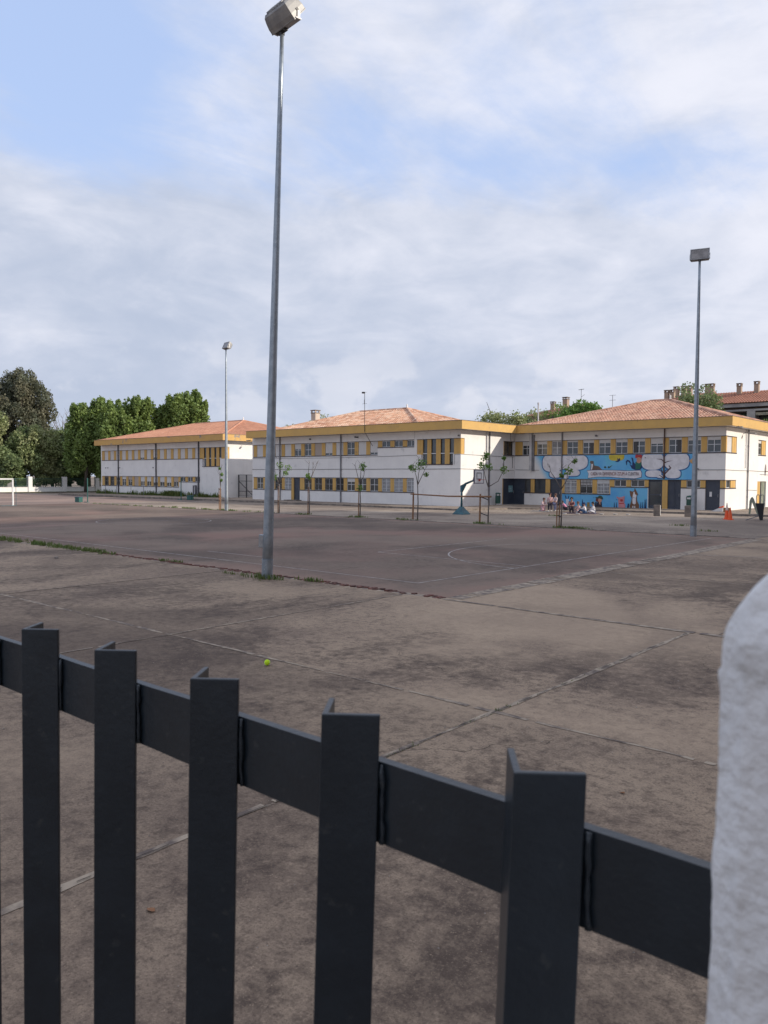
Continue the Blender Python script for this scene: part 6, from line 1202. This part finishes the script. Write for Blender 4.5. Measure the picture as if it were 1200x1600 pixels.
# ================================================================ people
def person(label, x, y, z, rz, s, joints, top, bottom, skin=(.45, .26, .18), hair=(.03, .02, .015), long_hair=False, shoe=(.5, .5, .5), cap=None):
    """joints: dict of joint positions for a 1.2 m child facing -Y; body is one skinned surface, clothes and hair are its children"""
    t = thing('person', label, 'person', (x, y, z), rz, 'children playing in front of the mural'); t.scale = (s, s, s)
    J = joints; names = list(J)
    R = dict(pelvis=.088, chest=.088, neck=.036, head=.078, crown=.052, nose=.012, shl=.040, shr=.040, ell=.028, elr=.028, wrl=.020, wrr=.020, hal=.026, har=.026, hil=.060, hir=.060, knl=.042, knr=.042, anl=.027, anr=.027, tol=.026, tor=.026)
    E = [('pelvis', 'chest'), ('chest', 'neck'), ('neck', 'head'), ('head', 'crown'), ('head', 'nose')]
    for q in 'lr': E += [('chest', 'sh'+q), ('sh'+q, 'el'+q), ('el'+q, 'wr'+q), ('wr'+q, 'ha'+q), ('pelvis', 'hi'+q), ('hi'+q, 'kn'+q), ('kn'+q, 'an'+q), ('an'+q, 'to'+q)]
    def skin_mesh(name, edges, grow, mat, cut=None, sub=1):
        use = sorted({n for e in edges for n in e}, key=names.index); idx = {n: i for i, n in enumerate(use)}
        P = {n: Vector(J[n]) for n in use}
        if cut:
            for n, (m, f) in cut.items(): P[n] = Vector(J[m]).lerp(Vector(J[n]), f)
        me = bpy.data.meshes.new(name); me.from_pydata([P[n] for n in use], [(idx[a], idx[c]) for a, c in edges], []); o = bpy.data.objects.new(name, me); COL.objects.link(o); o.parent = t
        m = o.modifiers.new('skin', 'SKIN'); sv = me.skin_vertices[0].data if me.skin_vertices else None
        if sv is None: return o
        for n in use: r = R[n]*grow; sv[idx[n]].radius = (r, r)
        root = 'pelvis' if 'pelvis' in idx else use[0]; sv[idx[root]].use_root = True
        o.modifiers.new('sub', 'SUBSURF').levels = sub; o.modifiers['sub'].render_levels = sub; me.materials.append(mat); m.use_smooth_shade = True; return o
    def ensure(o): pass
    mk = lambda n, c: M_(n, c, .8, var=tuple(v*.85 for v in c), scale=9)
    body_ = skin_mesh('body', E, 1, mk('skin', skin), sub=2)
    skin_mesh('shirt', [('pelvis', 'chest'), ('chest', 'neck')]+[e for q in 'lr' for e in (('chest', 'sh'+q), ('sh'+q, 'el'+q), ('el'+q, 'wr'+q))], 1.28, mk('shirt_cloth', top), cut={'neck': ('chest', .45), 'wrl': ('ell', .8), 'wrr': ('elr', .8)})
    skin_mesh('trousers', [e for q in 'lr' for e in (('pelvis', 'hi'+q), ('hi'+q, 'kn'+q), ('kn'+q, 'an'+q))], 1.34, mk('trouser_cloth', bottom), cut={'anl': ('knl', .92), 'anr': ('knr', .92)})
    h = Vector(J['head']); c = Vector(J['crown']); f = (Vector(J['nose'])-h); f.z = 0; f.normalize()
    b = MB(); up = Vector((0, 0, 1)); side = f.cross(up)
    def cap_shell(r, back, lo, mname, col, nm):
        b = MB(); ctr = h+Vector((0, 0, .022))-f*.012; rows = []
        for i in range(9):
            th = math.pi*.5*(i/8)*1.25; row = []
            for k in range(20):
                a = 2*math.pi*k/20; fr = math.cos(a); zz = max(math.cos(th), (.30 if fr > .35 else -.45*back+lo))
                rr = math.sqrt(max(0, 1-min(1, zz*zz))) if zz > 0 else 1-.15*abs(zz); row.append(b.pt(ctr+f*(fr*rr*r)+side*(math.sin(a)*rr*r*.94)+up*(zz*r)))
            rows.append(row)
        for p, q in zip(rows, rows[1:]):
            for k in range(20): b.f.append([p[k], p[(k+1) % 20], q[(k+1) % 20], q[k]]); b.m.append(0)
        return b.build(nm, mk(mname, col), t, smooth=True)
    cap_shell(.098, 1.7 if long_hair else 1, 0, 'hair', hair, 'hair')
    if long_hair: b = MB(); p = h-f*.07; b.tube([tuple(p+Vector((0, 0, .03))), tuple(p-f*.03+Vector((0, 0, -.10))), tuple(p-f*.02+Vector((0, 0, -.22)))], [.055, .05, .02], 10); b.build('ponytail', mk('hair_tail', hair), t, smooth=True)
    b = MB()
    for sg in (-1, 1): e = h+f*.082+side*sg*.030+Vector((0, 0, .008)); b.tube([tuple(e), tuple(e+f*.006)], .009, 8)
    m = h+f*.078+Vector((0, 0, -.042)); b.tube([tuple(m-side*.018), tuple(m+side*.018)], .005, 6); b.build('face', mk('eyes_mouth', (.08, .03, .03)), t)
    for q in 'lr':
        # five fingers on each hand
        w = Vector(J['ha'+q]); d = (w-Vector(J['wr'+q])).normalized(); a = d.orthogonal().normalized(); b = MB()
        for k in range(4): o = w+a*(k-1.5)*.011; b.tube([tuple(o), tuple(o+d*(.03+.006*(k in (1, 2)))+d.cross(a)*.010)], [.006, .004], 5)
        b.tube([tuple(w-d*.01-a*.02), tuple(w+d*.012-a*.036)], [.007, .005], 5); b.build('fingers', mk('finger_skin', skin), t)
        b = MB(); A, T = Vector(J['an'+q]), Vector(J['to'+q]); b.tube([tuple(A-(T-A)*.25), tuple(A), tuple(T), tuple(T+(T-A)*.18)], [.03, .036, .034, .018], 8); b.build('shoe', mk('shoe', shoe), t, smooth=True)
    return t
def stand(dx=0):
    return dict(pelvis=(0, 0, .56), chest=(0, 0, .80), neck=(0, 0, .93), head=(0, -.01, 1.04), crown=(0, 0, 1.10), nose=(0, -.09, 1.03), shl=(.12, 0, .86), shr=(-.12, 0, .86), ell=(.17, -.02, .70), elr=(-.17, -.02, .70), wrl=(.14, -.14, .62), wrr=(-.16, -.06, .54), hal=(.10, -.18, .64), har=(-.16, -.08, .48), hil=(.07, 0, .50), hir=(-.07, 0, .50), knl=(.075, -.01, .29), knr=(-.085, .0, .29), anl=(.08, 0, .06), anr=(-.10, .02, .06), tol=(.085, -.10, .03), tor=(-.11, -.09, .03))
def sit():
    return dict(pelvis=(0, 0, .11), chest=(0, -.03, .35), neck=(0, -.05, .48), head=(0, -.08, .59), crown=(0, -.07, .65), nose=(0, -.16, .57), shl=(.12, -.04, .41), shr=(-.12, -.04, .41), ell=(.17, -.12, .27), elr=(-.17, -.12, .27), wrl=(.08, -.24, .20), wrr=(-.08, -.24, .20), hal=(.05, -.28, .18), har=(-.05, -.28, .18), hil=(.08, -.02, .09), hir=(-.08, -.02, .09), knl=(.22, -.24, .16), knr=(-.22, -.24, .16), anl=(.05, -.36, .05), anr=(-.05, -.30, .05), tol=(-.04, -.42, .04), tor=(.05, -.36, .04))
def sit_legs():
    J = sit(); J.update(knl=(.10, -.26, .28), knr=(-.10, -.30, .20), anl=(.10, -.44, .05), anr=(-.10, -.52, .05), tol=(.10, -.52, .05), tor=(-.10, -.58, .08), wrl=(.10, -.30, .32), wrr=(-.10, -.32, .28), hal=(.08, -.35, .33), har=(-.08, -.37, .29)); return J
def kneel():
    return dict(pelvis=(0, .02, .32), chest=(0, -.04, .55), neck=(0, -.07, .68), head=(0, -.11, .78), crown=(0, -.10, .84), nose=(0, -.19, .76), shl=(.12, -.05, .61), shr=(-.12, -.05, .61), ell=(.15, -.14, .46), elr=(-.15, -.14, .46), wrl=(.06, -.26, .42), wrr=(-.06, -.26, .40), hal=(.03, -.31, .43), har=(-.03, -.31, .41), hil=(.07, 0, .28), hir=(-.07, 0, .28), knl=(.08, -.10, .05), knr=(-.08, -.10, .05), anl=(.08, .18, .05), anr=(-.08, .18, .05), tol=(.08, .27, .03), tor=(-.08, .27, .03))
def crouch():
    J = kneel(); J.update(pelvis=(0, .05, .22), hil=(.08, .04, .2), hir=(-.08, .04, .2), knl=(.14, -.16, .34), knr=(-.14, -.16, .34), anl=(.12, -.04, .06), anr=(-.12, -.04, .06), tol=(.13, -.14, .03), tor=(-.13, -.14, .03), chest=(0, -.12, .44), neck=(0, -.19, .55), head=(0, -.25, .63), crown=(0, -.25, .69), nose=(0, -.33, .60), shl=(.12, -.14, .49), shr=(-.12, -.14, .49), ell=(.15, -.28, .38), elr=(-.15, -.28, .38), wrl=(.08, -.42, .30), wrr=(-.08, -.42, .30), hal=(.06, -.47, .28), har=(-.06, -.47, .28)); return J
def build_people():
    pink = (.62, .38, .42); white = (.68, .68, .72); dark = (.04, .035, .05)
    person('child in pale pink with dark hair kneeling at the left of the group', -27.9, 49.4, .012, 1.2, 1.08, kneel(), (.64, .48, .50), pink, hair=(.09, .035, .03))
    person('standing child in pink top and dark trousers holding something', -27.45, 49.6, 0, .5, 1.14, stand(), (.58, .36, .36), (.03, .025, .045), hair=(.08, .03, .03), long_hair=True)
    person('child in pale top and light blue trousers close behind the standing child', -27.35, 50.2, 0, -.4, 1.12, stand(), (.60, .50, .52), (.30, .33, .52), hair=(.10, .05, .04))
    person('child in bright pink bending low beside the stakes', -26.75, 50.6, 0, -1.3, 1.05, crouch(), (.62, .25, .38), dark, hair=(.05, .03, .03))
    person('long haired child in patterned jacket sitting behind the young tree trunk', -25.15, 48.4, .016, .5, 1.22, kneel(), (.22, .08, .09), dark, hair=(.02, .015, .02), long_hair=True)
    person('child in pale pink sitting further back near the painted rabbit', -25.0, 49.2, .016, -.6, 1.1, sit(), (.62, .42, .42), (.55, .40, .38), hair=(.12, .06, .04))
    person('seated child in white shirt with dark blue cap and legs stretched out', -24.15, 48.4, .016, -1.4, 1.06, sit_legs(), white, (.08, .14, .26), hair=(.02, .04, .11))
    person('seated child in white shirt with black hair at the right of the group', -23.75, 48.9, .016, -.9, 1.12, sit(), white, white, hair=(.02, .015, .012))
# ================================================================ build everything
build_ground()
build_A(); build_B(); build_C()
build_far(); build_trees(); build_young_trees(); build_props()
build_lamp_pole(-14.1, 12.02, 12.38, 'tall floodlight pole with grass at its foot, nearest the fence', tilt=(.0, math.radians(2.5)), face=1, box=True, rz=-.16, headtilt=40, dims=(.46, .21, 1.1), dx=.20)
build_lamp_pole(-11.48, 32.8, 11.33, 'floodlight pole standing in front of the mural block', face=-1, rz=.28, headtilt=-14, hs=.86)
build_lamp_pole(-43.46, 33.42, 11.1, 'thin distant floodlight pole in front of the far school wing', face=-1, rz=-.15, headtilt=-25, hs=.86)
build_people(); build_weeds(); build_fence(); build_pillar()
